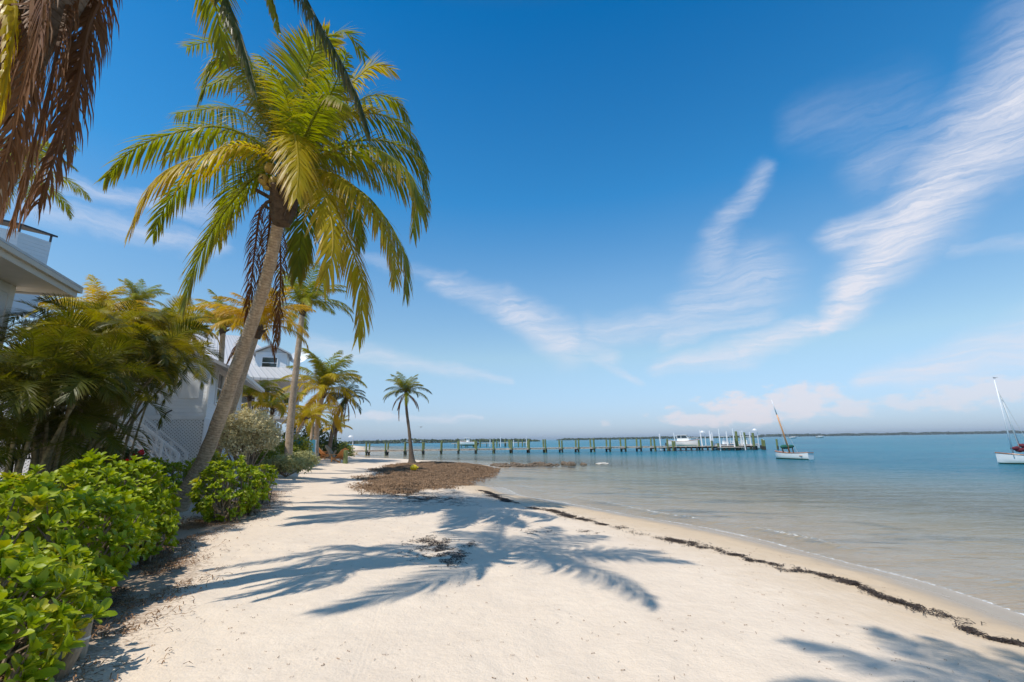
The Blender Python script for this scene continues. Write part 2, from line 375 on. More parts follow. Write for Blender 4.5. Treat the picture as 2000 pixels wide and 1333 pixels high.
def grid_obj(name, Zv, mat, keep=None, attrs={}):
    ny, nx = XX.shape; idx = np.arange(nx*ny).reshape(ny, nx)
    Q = np.stack([idx[:-1, :-1], idx[:-1, 1:], idx[1:, 1:], idx[1:, :-1]], -1).reshape(-1, 4)
    V = np.stack([XX, YY, Zv], -1).reshape(-1, 3)
    if keep is not None:
        Q = Q[keep.ravel()[Q].any(1)]
        used = np.unique(Q); mp = -np.ones(nx*ny, int); mp[used] = np.arange(len(used)); Q = mp[Q]; V = V[used]
        attrs = {k: v.ravel()[used] for k, v in attrs.items()}
    me = bpy.data.meshes.new(name); me.vertices.add(len(V)); me.vertices.foreach_set('co', V.astype(np.float32).ravel())
    me.loops.add(Q.size); me.loops.foreach_set('vertex_index', Q.astype(np.int32).ravel())
    me.polygons.add(len(Q)); me.polygons.foreach_set('loop_start', np.arange(0, Q.size, 4, dtype=np.int32))
    me.polygons.foreach_set('use_smooth', np.ones(len(Q), bool)); me.update(calc_edges=True); me.validate()
    for k, v in attrs.items(): me.attributes.new(k, 'FLOAT', 'POINT').data.foreach_set('value', v.astype(np.float32).ravel())
    me.materials.append(mat); o = bpy.data.objects.new(name, me); COL.objects.link(o); return o

# leaf litter lies thick along the foot of the hedge
HEDGE_FOOT = np.array([(-3.2, 2.2), (-3.75, 3.6), (-4.2, 5.0), (-4.7, 6.2), (-5.6, 7.2), (-6.2, 8.6), (-6.2, 10.2), (-6.9, 12.5), (-8.5, 16)])
def foot_dist(X, Y):
    best = np.full(np.shape(X), 1e18)
    for a, b in zip(HEDGE_FOOT[:-1], HEDGE_FOOT[1:]):
        e = b-a; t = np.clip(((X-a[0])*e[0]+(Y-a[1])*e[1])/(e@e), 0, 1)
        best = np.minimum(best, (X-a[0]-t*e[0])**2+(Y-a[1]-t*e[1])**2)
    return np.sqrt(best)
def sandmat():
    m, t, out = newmat('sand'); c = objco(t); sd = t.attr('sd'); li = t.attr('litter')
    n1 = t.noise(c, .55, 5, .6); n2 = t.noise(c, 3.2, 5, .65); n3 = t.noise(c, 60, 3, .6); n4 = t.noise(c, 9, 4, .6)
    dry = t.mix(t.rng(n1, .3, .7), (.74, .615, .49), (.835, .70, .555)); dry = t.mix(t.rng(n2, .35, .75, 0, .5), dry, (.68, .56, .44))
    dry = t.mix(t.rng(n3, .3, .7, .16, 0), dry, (.38, .31, .24))
    damp = t.rng(t.math('ADD', sd, t.math('MULTIPLY', n2, -1.6)), .1, 2.9, 1, 0, True)
    col = t.mix(t.math('MULTIPLY', damp, .8), dry, (.60, .45, .29))
    wet = t.rng(t.math('ADD', sd, t.math('MULTIPLY', n2, -.6)), .15, 1.0, 1, 0, True)
    col = t.mix(wet, col, (.44, .33, .215))
    weed = t.math('MULTIPLY', t.rng(t.noise(t.mapping(c, rot=(0, 0, .6), sc=(.5, 1.6, 1)), .42, 5, .65, .5), .52, .63), t.rng(sd, -.5, -1.2))
    col = t.mix(t.math('MULTIPLY', weed, .8), col, (.075, .07, .06))
    fl = t.math('MULTIPLY', t.rng(t.noise(t.mapping(c, sc=(1, .6, 1)), 22, 4, .7, .8), .655, .69), t.rng(n2, .46, .62))
    col = t.mix(t.math('MULTIPLY', fl, .75), col, (.14, .095, .06))
    lit = t.math('MULTIPLY', t.rng(t.math('ADD', t.noise(t.mapping(c, rot=(0, 0, .5), sc=(1, 2.2, 1)), 11, 6, .75, 1.2), t.math('MULTIPLY', li, .38)), .66, .74), t.rng(li, .02, .3))
    col = t.mix(t.math('MULTIPLY', lit, .6), col, t.mix(n4, (.10, .055, .03), (.24, .14, .08)))
    # faint tyre ruts along the track
    sp = t.node('ShaderNodeSeparateXYZ'); t.l.new(c, sp.inputs[0])
    xr = t.math('ADD', sp.outputs[0], t.math('MULTIPLY', sp.outputs[1], .16))
    rut = t.math('MAXIMUM', t.rng(t.math('ABSOLUTE', t.math('ADD', xr, .55)), 0, .16, 1, 0), t.rng(t.math('ABSOLUTE', t.math('ADD', xr, 2.1)), 0, .16, 1, 0))
    tread = t.math('MULTIPLY', rut, t.math('SINE', t.math('MULTIPLY', xr, 150)))
    h = t.math('ADD', t.math('MULTIPLY', n2, 1.2), t.math('ADD', t.math('MULTIPLY', n4, .6), t.math('ADD', t.math('MULTIPLY', n3, .22), t.math('MULTIPLY', tread, .025))))
    h = t.math('SUBTRACT', h, t.math('MULTIPLY', rut, .12)); h = t.math('MULTIPLY', h, t.rng(sd, .2, 1.5, .1, 1))
    b = principled(t, col, t.rng(wet, 0, 1, .95, .25), t.bump(h, .5, .05), t.rng(wet, 0, 1, .15, .5)); t.l.new(b.outputs[0], out); return m
def watermat():
    m, t, out = newmat('sea_water'); geo = t.node('ShaderNodeNewGeometry').outputs['Position']; dp = t.attr('depth'); off = t.attr('off')
    w1 = t.noise(t.mapping(geo, rot=(0, 0, .28), sc=(.45, 1.5, 1)), .9, 4, .55, .5)
    w2 = t.noise(t.mapping(geo, rot=(0, 0, -.2), sc=(.5, 1.3, 1)), 3.4, 4, .6, .3)
    w3 = t.noise(t.mapping(geo, rot=(0, 0, .1), sc=(.3, 1., 1)), .22, 3, .5)
    h = t.math('ADD', t.math('MULTIPLY', w1, 1.15), t.math('ADD', t.math('MULTIPLY', w2, .28), t.math('MULTIPLY', w3, 2.6)))
    nb = t.bump(h, .6, .42)
    fac = t.math('SUBTRACT', 1., t.math('EXPONENT', t.math('MULTIPLY', dp, -1.15)))
    patch = t.noise(t.mapping(geo, sc=(.35, 1, 1)), .05, 4, .6)
    deep = t.mix(t.rng(patch, .35, .65), (.010, .135, .215), (.018, .20, .265))
    body = t.mix(t.rng(dp, .12, 1.5), (.38, .37, .27), deep)
    df = t.node('ShaderNodeBsdfDiffuse'); t.put(df.inputs[0], body); t.put(df.inputs['Normal'], nb)
    tr = t.node('ShaderNodeBsdfTransparent'); t.put(tr.inputs[0], t.mix(t.rng(dp, 0, .5), (.98, .97, .93), (.80, .86, .76)))
    m1 = t.node('ShaderNodeMixShader'); t.put(m1.inputs[0], fac); t.l.new(tr.outputs[0], m1.inputs[1]); t.l.new(df.outputs[0], m1.inputs[2])
    gl = t.node('ShaderNodeBsdfGlossy'); gl.inputs['Roughness'].default_value = .12; t.put(gl.inputs['Normal'], nb); gl.inputs[0].default_value = (.95, .97, 1, 1)
    fr = t.node('ShaderNodeFresnel'); fr.inputs[0].default_value = 1.33; t.put(fr.inputs['Normal'], nb)
    m2 = t.node('ShaderNodeMixShader'); t.put(m2.inputs[0], t.math('MULTIPLY', t.math('MINIMUM', fr.outputs[0], .75), .62)); t.l.new(m1.outputs[0], m2.inputs[1]); t.l.new(gl.outputs[0], m2.inputs[2])
    # foam where the little waves run out
    fn = t.noise(geo, 13, 6, .75, 1.); fb = t.noise(geo, .7, 2)
    edge = t.rng(t.math('ABSOLUTE', t.math('SUBTRACT', off, t.math('MULTIPLY', fb, .12))), .0, .13, 1, 0)
    crest = t.math('MULTIPLY', t.attr('crest'), 1.1)
    fm = t.rng(t.math('ADD', fn, t.math('MAXIMUM', t.math('MULTIPLY', edge, .29), t.math('MULTIPLY', crest, .21))), .72, .84)
    fd = t.node('ShaderNodeBsdfDiffuse'); fd.inputs[0].default_value = (.82, .82, .80, 1)
    m3_ = t.node('ShaderNodeMixShader'); t.put(m3_.inputs[0], t.math('MULTIPLY', fm, .85)); t.l.new(m2.outputs[0], m3_.inputs[1]); t.l.new(fd.outputs[0], m3_.inputs[2])
    t.l.new(m3_.outputs[0], out); return m
ZZ = ground_z(XX, YY, SS)
fd_ = foot_dist(XX, YY); LIT = np.exp(-(fd_/.75)**2)*sstep(.3, .7, vnoise(XX, YY, 1.3, 9)+.35)
tag(grid_obj('sand_beach', ZZ, sandmat(), None, {'sd': SS, 'litter': LIT}), kind='structure')
off = -SS
crest = np.exp(-((off-.75-.5*vnoise(XX, YY, 3.2, 12))/.16)**2)*sstep(.34, .7, vnoise(XX, YY, 2.1, 14)+.15)*(YY < 22)*(YY > 1)
wz = ZW+.075*crest+.02*(vnoise(XX*.6+YY*.35, YY-XX*.3, .5, 21)-.5)*sstep(.2, 2, off)*(YY < 25)
tag(grid_obj('sea', wz, watermat(), SS < 1.0, {'depth': np.maximum(wz-ZZ, 0), 'off': off, 'crest': crest}), kind='structure')

# ------------------------------------------------------------------ foliage builders
def frond_geo(mb, path, Lmax=.75, n=55, wid=.05, droop=.35, lift=.15, start=.12, rib=.025, seed=0, S=None, ang=(25, 62), hang=0., jit=7):
    """one pinnate frond along a rib path; leaflets hang from both sides"""
    r = np.random.RandomState(seed); N = len(path); T = nrm(np.gradient(path, axis=0))
    if S is None:
        hd = (path[-1]-path[0])*[1, 1, 0]; S = np.cross(nrm(hd), Z)
    S = nrm(np.asarray(S, float))
    mb.tube(path, np.linspace(rib, rib*.22, N), 5, np.zeros(N), cap=False)
    ts = np.linspace(start, .995, n)
    V = []; A = []; Q = []; k = 0; SEG = 4
    for sg in (-1, 1):
        for t in ts:
            t2 = min(max(t+r.uniform(-.006, .006), 0), 1)*(N-1); i = min(int(t2), N-2); u = t2-i
            p = path[i]*(1-u)+path[i+1]*u; tg = nrm(T[i]*(1-u)+T[i+1]*u); s = nrm(S-tg*(S@tg)); up = np.cross(s, tg)
            if up[2] < 0 and abs(tg[2]) < .9: up = -up
            a = math.radians(ang[0]+(ang[1]-ang[0])*t+r.uniform(-jit, jit))
            L = Lmax*(min(1, .45+(t-start)*2.6) if t < .5 else 1)*(1-.62*max(0, (t-.55)/.45)**1.6)*r.uniform(.85, 1.08)
            d = nrm(s*sg*math.cos(a)+tg*math.sin(a)+up*(lift+r.uniform(-.1, .1)))
            dr = droop*r.uniform(.6, 1.4); wv = wid*r.uniform(.8, 1.15)
            q = p.copy()
            for j in range(SEG):
                wj = wv*(.55, 1., .72, 0.06)[j]*.5
                cr = tg-d*(d@tg); cr = nrm(cr) if np.linalg.norm(cr) > .15 else nrm(up)
                V += [q-cr*wj, q+cr*wj]; A += [j/3]*2
                d = nrm(d+np.array([r.uniform(-.05, .05), r.uniform(-.05, .05), -dr-hang*(j+1)])); q = q+d*L/3
            for j in range(SEG-1): Q.append((k+2*j, k+2*j+1, k+2*j+3, k+2*j+2))
            k += 2*SEG
    mb.addq(np.array(V), np.array(Q), np.array(A))
def arc(theta0, drop, L, n=16, pw=1.2):
    t = np.linspace(0, 1, n); th = np.radians(theta0-drop*t**pw); dl = L/(n-1)
    x = np.concatenate([[0], np.cumsum(np.cos(th[:-1])*dl)]); z = np.concatenate([[0], np.cumsum(np.sin(th[:-1])*dl)])
    return np.stack([x, 0*x, z], -1)
# shared frond shapes, grown along +X from the origin, unit about the real size
LIB = {}
def lib(key, mat, variants, **kw):
    LIB[key] = []
    for k, (th, dr, L) in enumerate(variants):
        mb = MB(); frond_geo(mb, arc(th, dr, L), seed=k*13+3, S=(0, 1, 0), **kw)
        me = mb.build('frond', M[mat], None, False, 'tip'); COL.objects.unlink(me); LIB[key].append(me)
coco_v = [(80, 60, 3.6), (62, 80, 3.9), (45, 95, 4.1), (25, 100, 4.1), (0, 90, 4.0), (-35, 55, 3.8)]
ck = dict(Lmax=.95, n=66, wid=.046, droop=.34)
lib('coco', 'coco', coco_v, **ck); lib('coco_y', 'coco_y', coco_v, **ck); lib('gold', 'gold', coco_v, **ck); lib('dark', 'dark', coco_v, **ck)
lib('dead', 'dead', [(-20, 70, 3.4), (-50, 45, 3.6), (-72, 20, 3.4)], Lmax=.6, n=34, wid=.05, droop=.6, hang=.3)
ar_v = [(78, 85, 2.0), (62, 105, 2.2), (45, 115, 2.2), (25, 110, 2.1), (5, 85, 2.0)]
ak = dict(Lmax=.68, n=46, wid=.029, droop=.12, lift=.32, ang=(20, 58), rib=.016, start=.2)
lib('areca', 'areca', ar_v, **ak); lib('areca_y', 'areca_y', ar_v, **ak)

def trunk_obj(parent, path, r0, r1, mat, flare=1.6, name='trunk', fl=.55):
    path = np.asarray(path, float); n = 40; pts = spline(path, n); L = np.concatenate([[0], np.cumsum(np.linalg.norm(np.diff(pts, axis=0), axis=1))])
    rad = r0+(r1-r0)*(L/L[-1])**.8; rad = rad*(1+(flare-1)*np.exp(-L/fl)); rad *= 1+.03*np.sin(L*9)+.02*rs.randn(n)
    pts = pts.copy(); pts[0] -= nrm(pts[1]-pts[0])*.15
    mb = MB(); mb.tube(pts, rad, 14, L); return mb.build(name, mat, parent, True, 'len')
def crown_fronds(root, top, spec, sc=1., seed=0, tilt=0.):
    """spec: list of (key, variant, count, az offset)"""
    r = random.Random(seed)
    loc = Vector(top)-root.location
    for key, var, cnt, az0 in spec:
        for i in range(cnt):
            v = min(max(var+r.choice((0, 0, 0, 1, -1)), 0), len(LIB[key])-1) if key != 'dead' else var % 3
            azm = az0+2*math.pi*i/cnt+r.uniform(-.3, .3)
            place(LIB[key][v], 'frond', root, loc, (r.uniform(-.35, .35), r.uniform(-.12, .12), azm), sc*r.uniform(.86, 1.1))
def heart(root, top, s=1.):                                   # fibre sheath under the fronds
    mb = MB(); p = np.array(top)
    mb.tube([p+[0, 0, -.55*s], p+[0, 0, -.25*s], p+[0, 0, .05*s], p+[0, 0, .4*s]], np.array([.13, .2, .19, .06])*s, 9)
    for k in range(12):
        a = k*2.4; b = p+np.array([math.cos(a)*.17, math.sin(a)*.17, rs.uniform(-.3, .05)])*s
        mb.bar(b, b+np.array([math.cos(a)*.22, math.sin(a)*.22, .12])*s, .07*s, .04*s)
    mb.build('sheath', M['fibre'], root)
def palm(label, base, top, via=(), r=(.16, .12), spec=(), sc=1., seed=0, mat='trunk', group=None, flare=1.7, name='coconut_palm', cat='palm tree'):
    base = np.asarray(base, float); top = np.asarray(top, float)
    root = thing(name, base, label, cat, group)
    trunk_obj(root, [base, *via, top], r[0], r[1], M[mat], flare); heart(root, top, r[1]/.14)
    crown_fronds(root, top, spec, sc, seed); return root

# ------------------------------------------------------------------ the big leaning coconut palm
YM = 9.3
mbase = PZ(343, 1003, 0.); mbase[2] = gz(mbase[0], mbase[1]); mtop = P(556, 372, YM)
mp = thing('coconut_palm', mbase, 'tallest whole coconut palm, leaning right out of the hedge with a full ragged crown', 'palm tree')
trunk_obj(mp, [mbase, P(405, 880, 11.3), P(468, 700, 10.7), P(520, 545, 9.95), mtop], .165, .125, M['trunk'], 1.5, fl=.45)
heart(mp, mtop, 1.5)
H0 = P(572, 322, YM)
def mfrond(pts, key='coco', n=84, seed=0, L=.98, droop=.34, hang=.0, lift=.12, wid=.044, S=None, start=.1, jit=7, parent=None, name='frond', h0=None, rib=.034):
    path = spline([H0 if h0 is None else h0]+[P(x, y, YM+d) if len((x, y, d)) == 3 else 0 for x, y, d in pts], 22)
    mb = MB(); frond_geo(mb, path, Lmax=L, n=n, wid=wid, droop=droop, lift=lift, seed=seed, hang=hang, S=S, start=start, rib=rib, jit=jit)
    return mb.build(name, M[key], mp if parent is None else parent, False, 'tip')
c2 = lambda x, y: (180+x*.48, y*.48)
FR = [  # points in the photograph and metres behind (+) or before (-) the crown
    ('coco', [(525, 215, .6), (480, 118, 1.0), (425, 82, 1.5), (365, 92, 2.0)]), ('coco', [(520, 205, -.3), (470, 115, -.7), (420, 120, -1.0), (392, 195, -1.2)]),
    ('coco', [(520, 190, .2), (470, 95, .4), (440, 50, .6)]), ('coco', [(608, 180, .6), (630, 95, 1.2), (672, 60, 1.6), (712, 110, 1.9)]),
    ('coco', [(590, 200, -.4), (610, 110, -.7), (640, 70, -.9)]), ('coco_y', [(640, 215, .4), (690, 160, .7), (730, 128, .9), (764, 135, 1.0)]),
    ('coco', [(665, 230, .5), (745, 225, .9), (800, 262, 1.2), (836, 335, 1.4)]), ('coco', [(690, 285, -.5), (760, 305, -.8), (812, 362, -1.0), (806, 455, -1.1)]),
    ('coco', [(680, 300, .5), (760, 330, 1.0), (820, 385, 1.3), (832, 430, 1.4)]), ('coco', [(690, 365, -.3), (752, 425, -.5), (790, 500, -.6), (792, 572, -.6)]),
    ('coco_y', [(620, 350, -1.0), (645, 420, -1.6), (650, 490, -1.9), (632, 548, -2.0)]), ('coco_y', [(640, 380, -.7), (685, 480, -1.0), (708, 570, -1.1), (700, 655, -1.1)]),
    ('coco_y', [(575, 262, -1.3), (583, 320, -1.9), (580, 385, -2.2)]), ('coco_y', [(480, 283, -.8), (385, 308, -1.3), (305, 350, -1.6), (255, 445, -1.8)]),
    ('coco', [(450, 252, -.2), (350, 258, -.4), (265, 290, -.5), (205, 348, -.5)]), ('coco', [(480, 222, .8), (420, 212, 1.2), (345, 222, 1.6)]),
    ('coco', [(500, 345, -.2), (430, 425, -.4), (385, 510, -.5), (358, 600, -.5)]), ('coco', [(470, 262, 1.2), (390, 268, 1.9), (320, 312, 2.3)]),
    ('coco', [(600, 370, .9), (590, 450, 1.4), (580, 540, 1.6)]), ('coco', [(640, 330, 1.4), (690, 400, 2.2), (705, 480, 2.6)]),
    ('coco', [(560, 240, 1.4), (545, 190, 2.4), (540, 200, 3.3)]), ('coco', [(610, 235, -1.2), (640, 190, -2.0), (670, 200, -2.5)]),
    ('coco', [(600, 240, 1.4), (640, 200, 2.4), (680, 220, 3.2)]), ('coco', [(490, 330, .9), (450, 390, 1.5), (425, 470, 1.8)]),
    ('coco', [(580, 190, .2), (585, 120, .3), (596, 75, .4)]), ('coco', [(655, 285, .4), (745, 275, .8), (812, 310, 1.0), (838, 395, 1.1)]), ('coco', [(500, 300, .4), (410, 322, .8), (335, 385, 1.0), (300, 455, 1.1)]),
    ('coco_y', [(660, 345, -.6), (720, 395, -1.0), (762, 470, -1.2), (772, 545, -1.2)]), ('coco', [(545, 240, .3), (500, 170, .6), (455, 150, .9), (405, 170, 1.1)]), ('coco', [(655, 240, .8), (715, 190, 1.4), (770, 195, 1.8), (800, 240, 2.0)])]
for i, (k, pts) in enumerate(FR):
    mfrond(pts, k, seed=i, droop=.42 if pts[-1][1] > 150 else .2, lift=.12 if k == 'coco' else .05)
for i in range(10):                                           # shorter fronds that fill the heart of the crown
    place(LIB['coco' if i % 3 else 'coco_y'][(0, 1, 1, 2, 0)[i % 5]], 'frond', mp, Vector(H0)-mp.location, (rnd.uniform(-.4, .4), rnd.uniform(-.1, .15), i*2.4+.5), rnd.uniform(.62, .8))
for i, pts in enumerate([[(512, 405, .3), (499, 480, .9), (490, 560, 1.5), (480, 640, 1.9)], [(545, 430, .6), (548, 520, 1.2), (545, 600, 1.7), (538, 680, 1.9)],
                         [(530, 420, .7), (520, 500, 1.3), (510, 580, 1.8), (500, 620, 2.)]]):
    mfrond(pts, 'dead', n=64, seed=70+i, L=.62, droop=.55, hang=.3, lift=0, wid=.03, jit=18, h0=P(548, 385, YM+.25), S=(1, .3, 0))
mb = MB()
for cx, cy, d in [(527, 330, -.35), (515, 352, -.42), (535, 357, -.4), (523, 362, -.3), (549, 352, -.4)]:
    p = P(cx, cy, YM+d); mb.tube([p+[0, 0, .13], p+[0, 0, .1], p, p-[0, 0, .09], p-[0, 0, .13]], [.02, .085, .12, .085, .02], 9)
mb.build('coconut_cluster', M['coconut'], mp, True)
mb = MB()
for k in range(9):
    p = P(552+rs.uniform(-22, 22), 395+rs.uniform(-15, 20), YM-.1+rs.uniform(-.2, .2)); q = p+np.array([rs.uniform(-.35, .35), rs.uniform(-.3, .2), -rs.uniform(.2, .55)])
    mb.tube([p, (p+q)/2+[0, 0, .08], q], [.035, .028, .012], 5)
mb.build('dry_stalks', M['fibre'], mp)

# ------------------------------------------------------------------ near palm at the upper left, crown above the picture
ncrown = np.array([-3.75, 3.7, 8.1]); nb_ = np.array([-6.4, 3.7, gz(-6.4, 3.7)])
npalm = thing('coconut_palm', nb_, 'nearest coconut palm with a skirt of dead brown fronds hanging at the upper left', 'palm tree')
trunk_obj(npalm, [nb_, (-5.7, 3.7, 3.0), P(100, 20, 4.0), ncrown], .24, .17, M['trunk_d'], 1.5); heart(npalm, ncrown, 1.4)
def nfrond(pts, key, **kw): return mfrond([(x, y, Y-.75-YM) for x, y, Y in pts], key, parent=npalm, h0=kw.pop('h0', ncrown+[0, 0, .2]), **kw)
SK = [[(200, -40, 5.0), (170, 60, 4.9), (150, 170, 4.85), (110, 300, 4.8), (75, 400, 4.8)], [(150, -60, 4.8), (120, 60, 4.6), (95, 180, 4.55), (60, 300, 4.55), (25, 430, 4.55)],
      [(80, -60, 4.6), (60, 60, 4.4), (45, 170, 4.4), (20, 280, 4.4), (-15, 390, 4.4)], [(190, -80, 5.3), (165, 50, 5.2), (140, 180, 5.2), (85, 320, 5.2), (40, 420, 5.2)],
      [(20, -90, 4.5), (0, 50, 4.3), (-15, 180, 4.3), (-40, 300, 4.3)], [(120, -80, 5.4), (95, 60, 5.4), (70, 190, 5.4), (30, 330, 5.4), (0, 420, 5.4)],
      [(215, -110, 5.1), (178, 10, 5.0), (160, 110, 5.0), (142, 210, 5.0), (130, 290, 5.0)], [(100, -80, 4.5), (85, 20, 4.3), (60, 120, 4.25), (35, 210, 4.25)],
      [(60, -90, 5.0), (50, 60, 4.9), (40, 220, 4.9), (10, 360, 4.9)]]
for i, pts in enumerate(SK):
    nfrond(pts, 'dead', n=120, seed=100+i, L=.6, droop=.5, hang=.3, lift=0.1, wid=.019, jit=26, h0=ncrown+np.array([-.3, -.3, -.4]), S=(.9, -.4, 0) if i % 2 else (.6, .8, 0), start=.15)
for i, (k, pts) in enumerate([('dark', [(420, -60, 5.0), (470, 70, 4.7), (498, 170, 4.6)]), ('dark', [(540, -90, 5.4), (625, 50, 5.2), (690, 170, 5.1), (722, 262, 5.05)]),
                              ('coco', [(470, -130, 6.6), (520, -30, 7.2), (545, 60, 7.4)]), ('coco_y', [(380, -110, 5.4), (400, -60, 5.1), (420, -10, 5.0)]),
                              ('coco_y', [(60, -60, 4.7), (30, 40, 4.3), (10, 170, 4.2), (-10, 260, 4.2)])]):
    nfrond(pts, k, n=78, seed=130+i, L=.42, droop=.5, hang=.12, lift=.0, wid=.04)
for k in range(11):                                           # the rest of its crown, above the frame
    a = k*2*math.pi/11+.2; v = (0, 2, 1, 3)[k % 4]
    place(LIB['coco'][v], 'frond', npalm, Vector(ncrown)+Vector((0, 0, .3))-npalm.location, (rnd.uniform(-.3, .3), rnd.uniform(-.15, .1), a), .72)

# ------------------------------------------------------------------ palms behind the camera and further down the beach
oc = np.array([-.6, -1.0, 9.0])
palm('coconut palm standing behind the viewer, its crown shading the bottom right of the sand', (-3.6, -5.6, 0), oc, [(-2.4, -4.2, 5.)], (.2, .15), [('coco', 0, 4, .3), ('coco', 1, 5, 0), ('coco', 2, 6, .5), ('coco', 3, 4, 1)], .55, 8)
t_ = P(15, 330, 15); palm('coconut palm peeping out behind the dead brown skirt above the near roof', (t_[0]-.4, t_[1]+.3, .3), t_, (), (.17, .13), [('coco', 0, 4, 0), ('coco', 2, 7, .4), ('coco', 3, 6, .2), ('coco', 4, 3, 0)], .62, 9)
def gpalm(label, bpx, tpx, Y, via=None, **kw):
    b = P(bpx[0], bpx[1], Y); b[2] = gz(b[0], b[1]); 
    return palm(label, b, P(tpx[0], tpx[1], kw.pop('Yt', Y)), [P(v[0], v[1], Y) for v in (via or [])], **kw)
gpalm('slim straight coconut palm rising right behind the big leaning trunk', (562, 905), (592, 600), 24, [(572, 780)], r=(.19, .14), flare=1.5,
      spec=[('coco', 0, 5, .2), ('coco', 1, 7, 0), ('coco', 2, 6, .5), ('coco', 3, 4, .2)], sc=.72, seed=12)
gpalm('golden yellow coconut palm leaning behind the big trunk by the silver bush', (405, 925), (505, 640), 19, [(455, 790)], r=(.2, .13), flare=1.4,
      spec=[('gold', 0, 4, .2), ('gold', 1, 6, 0), ('gold', 2, 7, .5), ('gold', 3, 6, .2), ('dead', 0, 3, 1.)], sc=.62, seed=22)
gpalm('yellow green palm in front of the grey metal roof', (432, 930), (436, 640), 27, [(430, 760)], r=(.2, .14), flare=1.3,
      spec=[('coco', 0, 5, .2), ('coco_y', 1, 7, 0), ('coco_y', 2, 7, .5), ('coco_y', 3, 5, .2)], sc=.66, seed=32)
gpalm('broad coconut palm at the end of the house row, left of the lone palm', (615, 905), (632, 762), 37, [(620, 830)], r=(.22, .17), flare=1.5,
      spec=[('coco', 0, 7, .2), ('coco', 1, 8, 0), ('coco_y', 2, 8, .5), ('coco_y', 3, 5, .2), ('gold', 5, 5, 0.)], sc=.98, seed=42)
gpalm('small dark palm leaning right beside the broad palm', (640, 905), (676, 778), 40, [(650, 840), (664, 800)], r=(.19, .13), mat='trunk_d', flare=1.4,
      spec=[('dark', 0, 3, .2), ('dark', 2, 7, 0), ('dark', 3, 8, .5), ('dead', 1, 5, .2)], sc=.6, seed=52)
lb = PZ(805, 911, -.05); lt = P(793, 768, lb[1])
lone = palm('lone slender coconut palm standing on the seaweed bank', lb, lt, [P(800, 850, lb[1]), P(794, 800, lb[1])], (.125, .085), [('coco', 0, 6, .2), ('coco', 1, 6, 0.6), ('dark', 2, 7, .3), ('dead', 0, 4, .7), ('coco', 3, 4, .2)], .46, 62, 'trunk_d', flare=3.0)
mb = MB(); frond_geo(mb, spline([lt+[-.3, 0, -.2], lt+[-.45, 0, -1.], lt+[-.42, 0, -1.9]], 12), Lmax=.25, n=24, wid=.05, droop=.9, hang=.6, seed=4, S=(1, 0, 0)); mb.build('frond', M['dead'], lone, False, 'tip')
gpalm('yellow tipped young palm arching by the house balcony', (572, 895), (598, 818), 33, [(580, 850)], r=(.12, .09), spec=[('coco_y', 1, 5, .2), ('coco_y', 2, 7, 0), ('coco_y', 3, 5, .4)], sc=.46, seed=72, flare=1.2, name='young_palm')
gpalm('low green palm hiding the ground floor of the large house', (520, 905), (532, 800), 31, None, r=(.13, .1), spec=[('coco', 1, 6, .2), ('coco_y', 2, 7, 0), ('coco_y', 3, 5, .4)], sc=.6, seed=82, flare=1.2, name='young_palm')
gpalm('tufted green palm between the cottage and the large house', (480, 905), (488, 775), 29, None, r=(.13, .1), spec=[('coco', 1, 6, .2), ('coco', 2, 7, 0), ('coco_y', 3, 5, .4)], sc=.62, seed=92, flare=1.2, name='young_palm')
gpalm('small bright palm rising left of the broad palm trunk', (604, 900), (612, 815), 35, None, r=(.12, .1), spec=[('coco_y', 1, 6, .2), ('coco_y', 2, 7, 0), ('coco_y', 3, 5, .4)], sc=.5, seed=97, flare=1.2, name='young_palm')
gpalm('short bushy palm beyond the orange chairs', (652, 893), (656, 838), 52, None, r=(.2, .16), spec=[('coco', 0, 6, .2), ('coco', 1, 8, 0), ('coco_y', 2, 8, .4), ('gold', 3, 5, .4)], sc=.52, seed=98, mat='trunk_d', name='young_palm')
gpalm('tall green palm top poking above the areca clumps', (268, 880), (268, 592), 30, None, r=(.2, .15), spec=[('coco', 0, 6, .2), ('coco', 1, 8, 0), ('coco', 2, 8, .4)], sc=.52, seed=102)
gpalm('yellowing palm behind the areca clumps, over the cottage roof', (330, 880), (335, 640), 24, None, r=(.18, .14), spec=[('coco_y', 1, 6, .2), ('coco_y', 2, 8, 0), ('gold', 3, 6, .4), ('coco', 2, 6, .1)], sc=.68, seed=112)
gpalm('feathery palm at the near roof corner behind the arecas', (175, 880), (190, 620), 20, None, r=(.16, .12), spec=[('coco_y', 1, 6, .2), ('coco_y', 2, 8, 0), ('coco', 3, 6, .4), ('gold', 2, 5, .1)], sc=.62, seed=122)

